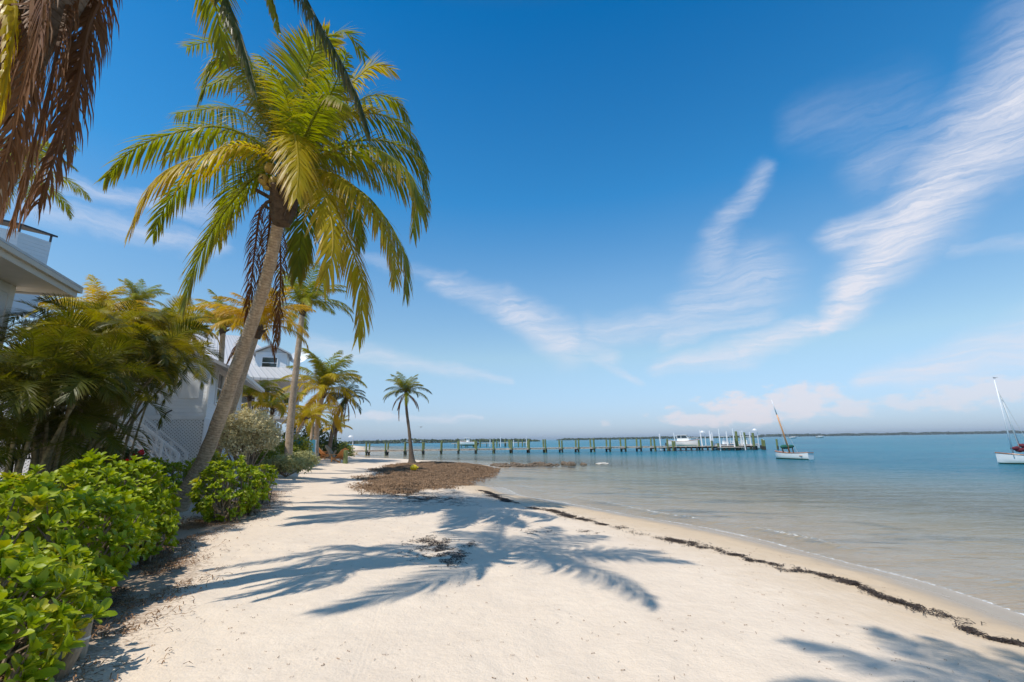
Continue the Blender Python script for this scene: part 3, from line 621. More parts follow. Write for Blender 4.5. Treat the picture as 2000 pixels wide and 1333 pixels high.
# ------------------------------------------------------------------ areca clumps in front of the cottage
def areca(label, cx, cy, stems, seed, keys=('areca',), hmin=2.6, hmax=4.4, lean=(0, 0), spread=.35, sc=1.):
    r = random.Random(seed); z0 = gz(cx, cy); root = thing('areca_palm', (cx, cy, z0), label, 'palm clump', 'areca palms before the cottage')
    for k in range(stems):
        a = r.uniform(0, 6.28); d = r.uniform(.1, spread); b = np.array([cx+d*math.cos(a), cy+d*math.sin(a), z0])
        h = r.uniform(hmin, hmax); ln = r.uniform(.15, .55)*h*.5
        t = b+np.array([math.cos(a)*ln+lean[0]*h*r.uniform(.4, 1), math.sin(a)*ln+lean[1]*h*r.uniform(.4, 1), h]); mid = (b+t)/2+np.array([-(t-b)[0]*.12, -(t-b)[1]*.12, .1])
        trunk_obj(root, [b, mid, t], .034, .024, M['cane'], 1.25, 'stem')
        for j in range(r.choice((6, 7, 8))):
            key = r.choice(keys); v = (0, 1, 1, 2, 2, 3, 2, 3)[j]
            place(LIB[key][v], 'frond', root, Vector(t)-root.location, (r.uniform(-.4, .4), r.uniform(-.15, .15), a+j*2.4+r.uniform(-.3, .3)), sc*r.uniform(.8, 1.1))
    return root
def ar(label, px, Y, **kw): q = P(px, 900, Y); return areca(label, q[0], q[1], **kw)
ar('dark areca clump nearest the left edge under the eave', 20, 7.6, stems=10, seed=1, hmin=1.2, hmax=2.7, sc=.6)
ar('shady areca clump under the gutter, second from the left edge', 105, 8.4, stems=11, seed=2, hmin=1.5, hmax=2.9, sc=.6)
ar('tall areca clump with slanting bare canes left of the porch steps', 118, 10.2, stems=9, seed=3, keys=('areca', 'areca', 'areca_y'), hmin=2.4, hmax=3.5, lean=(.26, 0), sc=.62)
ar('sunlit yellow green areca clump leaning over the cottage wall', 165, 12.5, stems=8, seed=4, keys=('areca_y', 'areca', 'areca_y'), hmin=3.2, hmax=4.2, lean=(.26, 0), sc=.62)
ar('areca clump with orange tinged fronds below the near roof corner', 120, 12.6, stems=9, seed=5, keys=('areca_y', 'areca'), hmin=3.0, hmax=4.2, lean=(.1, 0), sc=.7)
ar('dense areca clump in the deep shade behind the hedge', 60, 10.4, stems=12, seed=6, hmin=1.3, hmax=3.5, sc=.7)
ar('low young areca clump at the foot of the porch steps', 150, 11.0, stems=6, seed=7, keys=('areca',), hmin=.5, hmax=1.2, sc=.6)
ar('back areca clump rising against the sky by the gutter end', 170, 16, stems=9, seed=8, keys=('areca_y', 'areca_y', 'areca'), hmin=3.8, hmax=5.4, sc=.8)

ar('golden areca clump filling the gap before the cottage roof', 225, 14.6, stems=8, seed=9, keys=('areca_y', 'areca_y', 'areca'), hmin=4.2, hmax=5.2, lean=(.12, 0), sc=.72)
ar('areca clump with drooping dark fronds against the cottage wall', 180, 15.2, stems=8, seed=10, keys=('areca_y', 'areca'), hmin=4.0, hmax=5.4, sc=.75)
# the slanting canes that reach out over the porch steps
q = P(108, 905, 9.6); z0 = gz(q[0], q[1]); ac = thing('areca_palm', (q[0], q[1], z0), 'areca clump whose long bare canes slant right across the cottage wall', 'palm clump', 'areca palms before the cottage')
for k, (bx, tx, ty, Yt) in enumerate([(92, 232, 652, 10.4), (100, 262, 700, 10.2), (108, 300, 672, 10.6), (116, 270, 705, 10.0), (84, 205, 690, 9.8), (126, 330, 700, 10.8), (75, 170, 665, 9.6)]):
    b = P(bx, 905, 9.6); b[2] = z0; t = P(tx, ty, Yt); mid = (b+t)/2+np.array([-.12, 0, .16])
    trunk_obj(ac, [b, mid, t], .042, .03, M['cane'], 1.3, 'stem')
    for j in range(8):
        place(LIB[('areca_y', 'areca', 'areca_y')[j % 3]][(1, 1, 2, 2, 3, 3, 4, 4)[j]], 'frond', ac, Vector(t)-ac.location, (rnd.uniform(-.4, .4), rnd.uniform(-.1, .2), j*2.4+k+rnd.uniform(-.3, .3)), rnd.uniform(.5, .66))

# ------------------------------------------------------------------ leafy shrubs and trees
def leaf_unit():                                              # one spoon shaped leaf along +X, length 1, with a folded midrib
    xs = [0, .28, .62, .88, 1.0]; ws = [.03, .13, .21, .17, .05]; V = []; 
    for x, wd in zip(xs, ws):
        zc = .30*x-.34*x*x; V += [(x, -wd, zc+wd*.35), (x, 0, zc), (x, wd, zc+wd*.35)]
    Q = []
    for i in range(4): Q += [(3*i, 3*i+3, 3*i+4, 3*i+1), (3*i+1, 3*i+4, 3*i+5, 3*i+2)]
    return np.array(V), np.array(Q), np.repeat(np.array(xs), 3)
LV, LQ, LA = leaf_unit()
def rosettes(mb, pts, nrms, size, r, leaves=(9, 13)):
    Vs = []; Qs = []; As = []; k = 0
    for p, n in zip(pts, nrms):
        ax = nrm(n*.75+Z*.55+r.randn(3)*.22); u = nrm(np.cross(ax, [.3, .8, .1])); v = np.cross(ax, u); m = r.randint(*leaves); s = size*r.uniform(.75, 1.2); age = r.uniform(0, .25)+(.9 if r.rand() < .05 else 0)
        for j in range(m):
            a = j*2.4+r.uniform(-.2, .2); f = j/m; tilt = .18+.98*f+r.uniform(-.15, .15)   # inner leaves stand, outer ones spread
            d = nrm((u*math.cos(a)+v*math.sin(a))*math.sin(tilt)+ax*math.cos(tilt)); sd = nrm(np.cross(ax, d)); up = np.cross(d, sd)
            L = s*(.5+.55*f)*r.uniform(.7, 1.15)
            Vs.append(p+(LV@np.stack([d, sd, up]))*L-ax*.02*f); Qs.append(LQ+k); As.append(LA*.3+age); k += len(LV)
    mb.addq(np.vstack(Vs), np.vstack(Qs), np.concatenate(As))
def bush(label, blobs, size, dens, seed, mat='naupaka', name='naupaka_bush', group='bright green shrubs of the hedge'):
    r = np.random.RandomState(seed); c0 = np.array(blobs[0][0]); base = np.array([c0[0], c0[1], gz(c0[0], c0[1])])
    root = thing(name, base, label, 'shrub', group); pts = []; ns = []
    C = np.array([b[0] for b in blobs]); Rr = np.array([b[1] for b in blobs])
    for c, rad in zip(C, Rr):
        area = 4*math.pi*((rad[0]*rad[1]*rad[2])**(2/3)); n = int(area*dens)
        d = nrm(r.randn(n, 3)); lump = 1+.16*np.sin(d[:, 0]*7+seed)*np.cos(d[:, 1]*6+d[:, 2]*4)+.22*r.uniform(-1, .5, n)
        p = c+d*rad*lump[:, None]; nn = nrm(d/rad)
        inside = np.zeros(n, bool)
        for c2_, r2 in zip(C, Rr):
            if c2_ is not c: inside |= (((p-c2_)/r2)**2).sum(1) < .72
        ok = ~inside & (p[:, 2] > ground_z(p[:, 0], p[:, 1])+.08); pts.append(p[ok]); ns.append(nn[ok])
    pts = np.vstack(pts); ns = np.vstack(ns); mb = MB(); rosettes(mb, pts, ns, size, r); mb.build('foliage', M[mat], root, True, 'tip')
    mb = MB(); sel = r.choice(len(pts), min(len(pts), 110), replace=False)
    for i in sel:
        c = C[np.argmin(((C-pts[i])**2).sum(1))]; b = np.array([c[0]+r.uniform(-.2, .2), c[1]+r.uniform(-.2, .2), gz(c[0], c[1])])
        mb.tube(spline([b, (b+pts[i])/2+[0, 0, .06], pts[i]], 5), [.018, .014, .011, .008, .006], 5)
    mb.build('stems', M['bark'], root); return root
Bp = lambda px, py, Y, r_: (P(px, py, Y), np.array(r_))
bush('lowest naupaka bush in the bottom left corner by the stakes', [Bp(-85, 1245, 3.3, (.52, .6, .5)), Bp(0, 1215, 3.75, (.36, .45, .36)), Bp(-70, 1340, 2.9, (.28, .4, .35))], .15, 85, 11)
bush('bushy naupaka mound second up the hedge from the bottom left corner', [Bp(-30, 1080, 4.5, (.8, .8, .55)), Bp(95, 1080, 4.9, (.6, .7, .48)), Bp(60, 1165, 4.4, (.4, .5, .36)), Bp(185, 1040, 5.6, (.4, .5, .4))], .15, 80, 12)
bush('tallest stretch of naupaka hedge with the long crest before the areca canes', [Bp(-40, 1050, 6.0, (1.1, 1., .6)), Bp(100, 1026, 6.4, (.9, .9, .62)), Bp(200, 990, 7.0, (.75, .8, .62))], .15, 75, 13)
bush('naupaka bush with a yellow leaf just left of the leaning trunk', [Bp(255, 1025, 6.9, (.46, .5, .45)), Bp(215, 1050, 6.4, (.42, .5, .4)), Bp(280, 1060, 6.9, (.27, .4, .26)), Bp(240, 968, 8.4, (.5, .6, .42))], .14, 85, 14)
bush('rounded naupaka bush on the right of the leaning trunk', [Bp(444, 960, 10.5, (.58, .6, .58)), Bp(484, 955, 10.8, (.3, .5, .44)), Bp(438, 988, 10.1, (.36, .35, .28))], .145, 80, 15)
bush('small naupaka tuft over the short stake by the white pipe', [Bp(510, 932, 13.0, (.36, .35, .27))], .125, 100, 16)
bush('naupaka bushes behind the leaning trunk below the lattice', [Bp(372, 940, 13.2, (.8, .7, .5)), Bp(300, 940, 12.2, (.8, .8, .5))], .125, 70, 17)

def crownmesh(mb, blobs, n, size, r, clump=.3, per=14, asp=.45):
    Vs = []; k = 0; Qs = []
    for c, rad, wgt in blobs:
        m = int(n*wgt/per)
        d = nrm(r.randn(m, 3)); cc = np.asarray(c)+d*np.asarray(rad)*(r.uniform(.45, 1.05, (m, 1))**.6)
        for q, dd in zip(cc, d):
            L = r.randn(per, 3)*clump*.5+q; nn = nrm(dd*.7+Z*.4+r.randn(per, 3)*.7); t1 = nrm(np.cross(nn, r.randn(per, 3))); t2 = np.cross(nn, t1); s = size*r.uniform(.6, 1.3, (per, 1))
            V = np.stack([L-t1*s, L-t2*s*asp, L+t1*s, L+t2*s*asp], 1).reshape(-1, 3); Vs.append(V); Qs.append(np.arange(k, k+4*per).reshape(-1, 4)); k += 4*per
    mb.addq(np.vstack(Vs), np.vstack(Qs))
def limbs(mb, base, targets, r0, r):
    for t in targets:
        t = np.asarray(t); m1 = base+(t-base)*.4+np.array([r.uniform(-.15, .15), r.uniform(-.15, .15), -.05])*np.linalg.norm(t-base)*.4
        mb.tube(spline([base+r.uniform(-.5, .5, 3)*r0*[1, 1, 0], m1, t], 8), np.linspace(r0, r0*.25, 8), 6)
def shrubtree(name, label, cat, base, blobs, n, size, mat, trunk_r, seed, clump=.3, group=None, nl=9, asp=.45):
    r = np.random.RandomState(seed); root = thing(name, base, label, cat, group); mb = MB(); crownmesh(mb, blobs, n, size, r, clump, asp=asp); mb.build('crown', M[mat], root)
    mb = MB(); tg = []
    for k in range(nl):
        c, rad, _ = blobs[k % len(blobs)]; d = nrm(r.randn(3)); d[2] = abs(d[2])*.6; tg.append(np.asarray(c)+d*np.asarray(rad)*.75)
    limbs(mb, np.asarray(base), tg, trunk_r, r); mb.build('trunk', M['bark'], root, True); return root
b = P(485, 915, 19); b[2] = gz(b[0], b[1])
shrubtree('silver_buttonwood', 'round silvery grey buttonwood bush with bare twisting stems beside the trunk', 'shrub', b,
          [(P(487, 836, 19), (.95, .9, .72), .5), (P(455, 848, 19), (.62, .62, .54), .2), (P(520, 852, 19.2), (.55, .62, .55), .2), (P(470, 872, 18.7), (.66, .54, .36), .12)], 12000, .055, 'silver', .05, 31, .15, nl=24)
for i, (px, py, Y, rad, mat, lab) in enumerate([
        (560, 905, 22, (1.1, .6, .34), 'greyshrub', 'low grey green coastal shrub inside the rock border'), (520, 893, 24, (.8, .6, .42), 'shrub', 'low green shrub left of the rock bordered bed'),
        (590, 896, 27, (.8, .7, .4), 'greyshrub', 'pale low shrub at the right end of the planting bed'), (577, 872, 30, (1.0, .8, .7), 'shrub', 'yellow green bush against the teal canvas'),
        (545, 880, 27, (.8, .7, .7), 'shrub', 'dark leaved shrub at the foot of the slim palm'), (635, 878, 42, (1.8, 1.4, 1.1), 'ficus', 'dark bush behind the orange chairs'),
        (595, 860, 40, (2.0, 1.5, 2.2), 'ficus', 'tall dark thicket under the broad palm'), (664, 882, 55, (1.4, 1.4, 1.1), 'shrub', 'sunlit bush by the lamp post at the pier root'),
        (412, 915, 14.5, (.5, .4, .4), 'shrub', 'green shrub half hidden behind the leaning trunk'), (230, 900, 15.2, (.7, .5, .45), 'ficus', 'flowering shrub in front of the porch steps')]):
    c = P(px, py, Y); bb = np.array([c[0], c[1], gz(c[0], c[1])])
    rt = shrubtree('shrub', lab, 'shrub', bb, [(c, rad, .6), (c+[rad[0]*.5, 0, -.1], np.array(rad)*.7, .25), (c-[rad[0]*.5, 0, .1], np.array(rad)*.7, .25)], 2600, .07 if Y < 32 else .12, mat, .03, 40+i, .16 if Y < 32 else .3)
    if i == 9:
        mb = MB(); r = np.random.RandomState(5)
        for fx, fy in [(247, 903), (277, 884), (262, 893)]: crownmesh(mb, [(P(fx, fy, 14.6), (.07, .07, .06), 1)], 45, .05, r, .05, 9, .7)
        mb.build('flower', M['redflower'], rt)
for i, (px, Y, zt, rad, lab) in enumerate([(330, 42, 12.2, (4.2, 3, 2.6), 'broad dark tree behind the palms, over the cottage'), (215, 38, 11.2, (4.5, 3, 2.4), 'broad dark tree behind the near roof corner'),
                                           (515, 62, 10.8, (3.2, 3, 2.2), 'dark tree top behind the large house roof'), (85, 20, 5.2, (2.6, 2, 1.7), 'shady tree below the eave at the left edge')]):
    q = P(px, 800, Y); z0 = gz(q[0], q[1]); c = np.array([q[0], q[1], z0+zt-rad[2]-.3])
    shrubtree('broadleaf_tree', lab, 'tree', (q[0], q[1], z0), [(c, rad, .5), (c+[rad[0]*.7, 0, -.7], np.array(rad)*.7, .3), (c-[rad[0]*.75, 0, .6], np.array(rad)*.7, .3)], 9000, .22, 'ficus', .3, 60+i, .5)

# ------------------------------------------------------------------ houses
def rotm(ang): c, s = math.cos(ang), math.sin(ang); return np.array([[c, -s, 0], [s, c, 0], [0, 0, 1]])
HA = math.radians(22)                                         # the row of houses follows the shore
def house_frame(name, label, corner, ang=HA):
    o = thing(name, corner, label, 'house'); o.rotation_euler = (0, 0, ang); return o
def lbox(root, name, mat, boxes, smooth=False):
    mb = MB()
    for c, s in boxes: mb.box(c, s)
    return local(name, mb, mat, root)
def window_part(root, x, y, z, wd, ht, face='-y', mull=True):
    """frame, glass and bars of one window; the wall's outer face is at y (or x)"""
    def bx(u, v, su, sv, d0, d1):
        return ((u, y-(d0+d1)/2, v), (su, d1-d0, sv)) if face == '-y' else ((x+(d0+d1)/2, u, v), (d1-d0, su, sv))
    u0 = x if face == '-y' else y; f = .09
    fr = lbox(root, 'window', M['white'], [bx(u0-wd/2-f/2, z, f, ht+2*f, .0, .06), bx(u0+wd/2+f/2, z, f, ht+2*f, .0, .06), bx(u0, z+ht/2+f/2, wd, f, .0, .058), bx(u0, z-ht/2-f/2, wd, f, .0, .07)]
              + ([bx(u0, z, wd, .05, .012, .045)] if mull else []))
    g = lbox(root, 'pane', M['glass'], [bx(u0, z, wd, ht, .001, .012)]); g.parent = fr
    return fr
def gable_roof(root, x0, x1, y0, y1, ze, rise, th=.14, over=.5, gover=.3):
    """ridge along y; sheets with their seams running down the slope"""
    mb = MB(); xm = (x0+x1)/2
    for sx, xe in ((-1, x0-over), (1, x1+over)):
        ye0, ye1 = y0-gover, y1+gover; n = int((ye1-ye0)/.42); half = abs(xe-xm); dz = rise*over/((x1-x0)/2)
        top = [np.array([xm, y, ze+rise]) for y in np.linspace(ye0, ye1, n+1)]; bot = [np.array([xe, y, ze-dz]) for y in np.linspace(ye0, ye1, n+1)]
        V = []; A = []
        for k in range(n+1): V += [top[k], bot[k], top[k]-[0, 0, th], bot[k]-[0, 0, th]]; A += [float(k)]*4
        F = []
        for k in range(n):
            b0 = 4*k; b1 = b0+4; F += [(b0, b0+1, b1+1, b1), (b0+2, b1+2, b1+3, b0+3), (b0+1, b0+3, b1+3, b1+1)]
        F += [(0, 2, 3, 1), (4*n, 4*n+1, 4*n+3, 4*n+2)]; mb.add(V, F, A)
    return local('roof', mb, M['seam'], root, False, 'tip')

# cottage with the latticed foundation: local x along the wall facing us, y away from us, origin at its right front corner
cc = P(392, 868, 19.2); cB = np.array([cc[0], cc[1], gz(cc[0], cc[1])]); hB = house_frame('cottage', 'white clapboard cottage on a latticed foundation with porch steps', cB)
zl = P(392, 818, 19.2)[2]-cB[2]; zt = P(385, 700, 19.2)[2]-cB[2]
W_, D_ = 6.5, 8.5
lbox(hB, 'wall', M['siding'], [((-W_/2, D_/2, (zl+zt)/2), (W_, D_, zt-zl))])
mb = MB(); V = [(-W_, 0, zt), (0, 0, zt), (-W_/2, 0, zt+1.5), (-W_, .12, zt), (0, .12, zt), (-W_/2, .12, zt+1.5)]
mb.add(V, [(0, 1, 2), (5, 4, 3), (0, 3, 4, 1), (1, 4, 5, 2), (2, 5, 3, 0)]); local('gable', mb, M['siding'], hB)
gable_roof(hB, -W_, 0, 0, D_, zt, 1.5, over=1.0)
lbox(hB, 'fascia', M['white'], [((1.02, D_/2, zt-.42), (.05, D_+1.9, .16)), ((-W_/2, -.03, zl+.04), (W_+.06, .05, .16)), ((.03, -.02, (zl+zt)/2), (.07, .10, zt-zl-.1)), ((-2.35, -.02, (zl+zt)/2), (.1, .05, zt-zl-.3)), ((-3.6, -.02, (zl+zt)/2), (.1, .05, zt-zl-.3)), ((-1.6, -.02, (zl+zt)/2), (.08, .05, zt-zl-.3))])
lbox(hB, 'foundation', M['dark_metal'], [((-W_/2, D_/2, zl/2), (W_-.1, D_-.1, zl-.06))])  # dark backing box, stands in for the shaded space behind the lattice
mb = MB(); sp_ = .13
for k in range(int((W_+zl)/sp_)):
    for sg in (-1, 1):
        x0 = -W_-zl+k*sp_; 
        a0 = max(-W_, x0); a1 = min(0, x0+zl)
        if a1-a0 < .05: continue
        z0_, z1_ = (a0-x0, a1-x0); 
        if sg < 0: z0_, z1_ = zl-z0_, zl-z1_
        mb.bar((a0, -.01-.008*sg, z0_), (a1, -.01-.008*sg, z1_), .012, .062, up=np.array([0, 0, 1.]))
for k in range(int((D_+zl)/sp_)):
    for sg in (-1, 1):
        y0 = -zl+k*sp_; a0 = max(0, y0); a1 = min(D_, y0+zl)
        if a1-a0 < .05: continue
        z0_, z1_ = (a0-y0, a1-y0)
        if sg < 0: z0_, z1_ = zl-z0_, zl-z1_
        mb.bar((.01+.008*sg, a0, z0_), (.01+.008*sg, a1, z1_), .012, .062)
local('lattice', mb, M['white'], hB)
lbox(hB, 'shutter', M['white'], [((-.62, -.03, zl+1.4), (.66, .06, 1.15))]); window_part(hB, -3.0, 0, zl+1.4, .9, 1.3)
window_part(hB, 0, 2.0, zl+1.45, 1.0, 1.35, '+x'); window_part(hB, 0, 4.6, zl+1.45, 1.0, 1.35, '+x')
mb = MB(); mb.tube([(-1.35, -.06, zl+.02), (-1.35, -.12, zl+.05), (-1.3, -.16, zl+.2), (-1.1, -.2, zl+.32)], .03, 6); local('pipe', mb, M['dark_metal'], hB)
# porch steps running down along the wall
def steps():
    mb = MB(); n = 11; x0, x1 = -3.0, -.35
    for k in range(n):
        f = (k+.5)/n; mb.box((x0+(x1-x0)*f, -1.0, zl*(1-f)*.93+.05), ((x1-x0)/n+.03, 1.1, .05))
    tr = local('steps', mb, M['deckwood'], hB)
    mb = MB()
    for y in (-.42, -1.58): mb.bar((x0, y, zl*.93), (x1, y, .06), .05, .28)
    local('stringer', mb, M['white'], hB)
    for y in (-.40, -1.60):
        mb = MB(); a = np.array([x0, y, zl]); b_ = np.array([x1, y, .1]); u = np.array([0, 0, 1.])
        mb.bar(a+u*.95, b_+u*.95, .07, .06); mb.bar(a+u*.18, b_+u*.18, .05, .05); mb.bar(a+u*.6, b_+u*.6, .04, .05)
        for k in range(6):
            q = a+(b_-a)*k/5; mb.box(q+u*.5-[0, 0, .15], (.09, .09, 1.2))
            if k < 5:
                q2 = a+(b_-a)*(k+1)/5; mb.bar(q+u*.2, q2+u*.9, .03, .04); mb.bar(q+u*.9, q2+u*.2, .035, .04)
        local('railing', mb, M['white'], hB)
    lbox(hB, 'landing', M['deckwood'], [((x0-.8, -1.0, zl*.93), (1.6, 1.25, .08))])
steps()

# the near roof corner at the left edge
zs = 5.8; A1 = PZ(150, 579, zs); A0 = PZ(-260, 350, zs); dA = nrm((A1-A0)*[1, 1, 0]); 
nA = np.array([-dA[1], dA[0], 0]); nA = nA if nA[0] < 0 else -nA   # into the house
hA = thing('beach_house', (A1[0], A1[1], 0.2), 'white house at the left edge of which only the eave corner and chimney show', 'house')
mb = MB(); L_ = 8.; 
def slab(a, b, off0, off1, z0, z1, dz0=0, dz1=0):
    q = [a+nA*off0, b+nA*off0, b+nA*off1, a+nA*off1]
    lo = [np.array([p[0], p[1], z0+(dz0 if k in (0, 1) else dz1)]) for k, p in enumerate(q)]; hi = [np.array([p[0], p[1], z1+(dz0 if k in (0, 1) else dz1)]) for k, p in enumerate(q)]
    mb.hexa(lo, hi)
S0 = A1-dA*L_
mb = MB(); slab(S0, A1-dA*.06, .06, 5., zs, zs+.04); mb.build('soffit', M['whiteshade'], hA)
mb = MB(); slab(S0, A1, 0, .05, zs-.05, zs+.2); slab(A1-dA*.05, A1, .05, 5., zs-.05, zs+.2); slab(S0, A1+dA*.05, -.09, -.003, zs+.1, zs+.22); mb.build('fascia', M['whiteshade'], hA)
mb = MB(); slab(S0, A1+dA*.04, -.10, 5., zs+.225, zs+.285, 0, 1.9); mb.build('roof', M['roof'], hA)
wc = PZ(28, 560, zs); k_ = float((wc-A1)@dA); o_ = float((wc-A1)@nA)
mb = MB(); slab(S0, A1+dA*k_, o_, 5., 0.2, zs-.003); mb.build('wall', M['siding'], hA)
mb = MB(); slab(A1+dA*(k_-.18), A1+dA*(k_+.03), o_-.03, o_+.18, .2, zs-.006); slab(S0, A1+dA*(k_+.02), o_-.025, o_+.1, zs-.25, zs-.008); mb.build('corner_board', M['white'], hA)
ct = P(42, 436, 15.2); cw = P(86, 470, 15.9); cl = P(-40, 440, 14.5)
mb = MB(); e1 = (cw-ct)*[1, 1, 0]; e2 = nrm((cl-ct)*[1, 1, 0])*1.5; e1 = nrm(e1)*.95
q = [ct, ct+e1, ct+e1+e2, ct+e2]; mb.hexa([np.array([p[0], p[1], 6.2]) for p in q], [np.array([p[0], p[1], 9.2]) for p in q]); ch = mb.build('chimney', M['siding'], hA)
cxy = (ct+(e1+e2)/2); mb = MB()
for p in q:
    d = (p-cxy)*[1, 1, 0]*.97; b0 = np.array([cxy[0]+d[0], cxy[1]+d[1], 9.2]); mb.bar(b0, b0+[0, 0, .28], .05, .05)
qq = [cxy+(p-cxy)*1.12 for p in q]; mb.hexa([np.array([p[0], p[1], 9.45]) for p in qq], [np.array([p[0], p[1], 9.52]) for p in qq]); cp = mb.build('chimney_cap', M['dark_metal'], ch)
cp.matrix_parent_inverse = Matrix.Translation(-hA.location)
cp.parent = ch; cp.matrix_parent_inverse = Matrix()
ch.matrix_parent_inverse = Matrix.Translation(-hA.location); cp.matrix_parent_inverse = Matrix()

# large white house with the metal roof
cc = P(562, 868, 38); cC = np.array([cc[0], cc[1], gz(cc[0], cc[1])]); hC = house_frame('large_house', 'large white two storey house with grey metal roof, dormer and balconies', cC)
ze = P(562, 742, 38)[2]-cC[2]; W_, D_ = 15., 11.; F1 = 3.3
lbox(hC, 'wall', M['siding'], [((-W_/2-1.4, D_/2+1.5, ze/2), (W_-2.8, D_-3, ze))])
for nm, zf in (('porch_deck', F1), ('porch_floor', .45)): lbox(hC, nm, M['white'], [((-W_/2, .75, zf), (W_, 1.5, .22)), ((-.7, D_/2+.75, zf), (1.4, D_-1.5, .22))])
for k, x in enumerate((-.12, -2.6, -5.2, -8., -11., -14.)): lbox(hC, 'column', M['white'], [((x, .12, ze/2), (.22, .22, ze))])
for y in (4., 7.6, 10.8): lbox(hC, 'column', M['white'], [((-.12, y, ze/2), (.22, .22, ze))])
def rail(root, a, b, z, h=1.0):
    mb = MB(); a = np.array([a[0], a[1], z]); b = np.array([b[0], b[1], z]); n = int(np.linalg.norm(b-a)/.14)
    mb.bar(a+[0, 0, h], b+[0, 0, h], .08, .07); mb.bar(a+[0, 0, .12], b+[0, 0, .12], .06, .06)
    for k in range(n+1): q = a+(b-a)*k/n; mb.bar(q+[0, 0, .12], q+[0, 0, h-.03], .045, .045)
    return local('railing', mb, M['white'], root)
for zf in (F1+.1, .55): rail(hC, (-W_, .08), (-.08, .08), zf); rail(hC, (-.08, .2), (-.08, D_-.1), zf)
for x in (-2.6, -5., -7.6, -10.4):
    for zf in (F1+.25, .65):
        window_part(hC, x, 1.5, zf+1.25, 1.5, 2.1)
for y in (3.2, 6., 9.):
    for zf in (F1+.25, .65): window_part(hC, -1.4-.0, y, zf+1.25, 1.4, 2.1, '+x')
# hipped roof
mb = MB(); ov = .7; rz_ = 4.6; e = [(-W_-ov, -ov), (ov, -ov), (ov, D_+ov), (-W_-ov, D_+ov)]; r0 = np.array([-W_+4.2, D_/2, ze+rz_]); r1 = np.array([-4.6, D_/2, ze+rz_])
def facet(pa, pb, ta, tb):
    n = max(3, int(np.linalg.norm(np.array(pb)-np.array(pa))/.5)); V = []; A = []; F = []
    for k in range(n+1):
        f = k/n; lo = np.array([*pa, ze])*(1-f)+np.array([*pb, ze])*f; hi = ta*(1-f)+tb*f; V += [lo, hi, lo-[0, 0, .2]]; A += [float(k)]*3
        if k < n: F += [(3*k, 3*k+3, 3*k+4, 3*k+1), (3*k+2, 3*k+5, 3*k+3, 3*k)]
    mb.add(V, F, A)
facet(e[0], e[1], r0, r1); facet(e[1], e[2], r1, r1); facet(e[2], e[3], r1, r0); facet(e[3], e[0], r0, r0)
mb.add([(*p, ze-.2) for p in e], [(3, 2, 1, 0)]); rf = local('roof', mb, M['seam'], hC, False, 'tip')
# dormer with its own gable and roof balcony
dz0 = ze+.5
dm = lbox(hC, 'dormer', M['siding'], [((-1.9, 2.4, dz0+.9), (2.4, 3.2, 1.9))]); 
mb = MB()
for x0, x1 in ((-3.4, -1.9), (-.4, -1.9)):
    mb.hexa([(x0, .5, dz0+1.7), (x1, .5, dz0+2.45), (x1, 4.4, dz0+2.45), (x0, 4.4, dz0+1.7)], [(x0, .5, dz0+1.82), (x1, .5, dz0+2.57), (x1, 4.4, dz0+2.57), (x0, 4.4, dz0+1.82)])
mb.add([(-3.1, .85, dz0+1.8), (-.7, .85, dz0+1.8), (-1.9, .85, dz0+2.42)], [(0, 1, 2)])
local('dormer_roof', mb, M['roof'], hC)
window_part(hC, -2.0, .8, dz0+.95, 1.1, .9)
lbox(hC, 'roof_balcony', M['white'], [((.1, 3.6, ze+.18), (1.7, 4.4, .16))]); rail(hC, (.9, 1.5), (.9, 5.7), ze+.26); rail(hC, (-.6, 1.5), (.85, 1.5), ze+.26)
# satellite dish on a mast beside the dormer
mb = MB(); dp_ = np.array([.2, 3.0, ze+2.3]); mb.tube([(.2, 3.0, ze+.26), dp_], .05, 6)
V = [dp_]; ax = nrm(np.array([-.3, -.75, .55])); u = nrm(np.cross(ax, Z)); v = np.cross(ax, u); F = []
for ri in (1, 2, 3):
    for k in range(16): a = k*math.pi/8; rr = ri/3*.85; V.append(dp_+(u*math.cos(a)+v*math.sin(a))*rr+ax*.28*(ri/3)**2)
for k in range(16):
    F.append((0, 1+k, 1+(k+1) % 16))
    for ri in range(2): F.append((1+16*ri+k, 17+16*ri+k, 17+16*ri+(k+1) % 16, 1+16*ri+(k+1) % 16))
mb.add(V, F); mb.bar(dp_, dp_+ax*.7, .04, .04); local('satellite_dish', mb, M['white'], hC)

# ------------------------------------------------------------------ pier, docks, piles
YP = 76.; pz = lambda px, py: P(px, py, YP)
deckz = pz(1000, 876)[2]; topz = pz(1000, 861)[2]
pier = thing('pier', (pz(690, 880)[0], YP, ZW), 'long wooden pier on paired green piles crossing the bay', 'pier')
xa, xb = pz(688, 880)[0], pz(1300, 878)[0]
mb = MB(); n = int((xb-xa)/.16)
for k in range(n): mb.box((xa+(k+.5)*(xb-xa)/n, YP+.02*rs.randn(), deckz+.012*rs.randn()), ((xb-xa)/n-.012, 1.7, .05))
mb.build('deck', M['deckwood'], pier)
mb = MB()
for y in (YP-.78, YP+.78): mb.bar((xa, y, deckz-.14), (xb, y, deckz-.14), .07, .2)
mb.build('stringer', M['deckwood'], pier)
def pile_geo(mb, x, y, z0, z1, r=.14, lean=(0, 0)):
    mb.tube([(x, y, z0), (x+lean[0]*.5, y+lean[1]*.5, (z0+z1)/2), (x+lean[0], y+lean[1], z1-.03), (x+lean[0], y+lean[1], z1)], [r*1.06, r, r*.97, r*.7], 9)
PX = [720, 757, 793, 828, 863, 897, 931, 966, 1000, 1033, 1066, 1097, 1128, 1159, 1189, 1219, 1249, 1277]
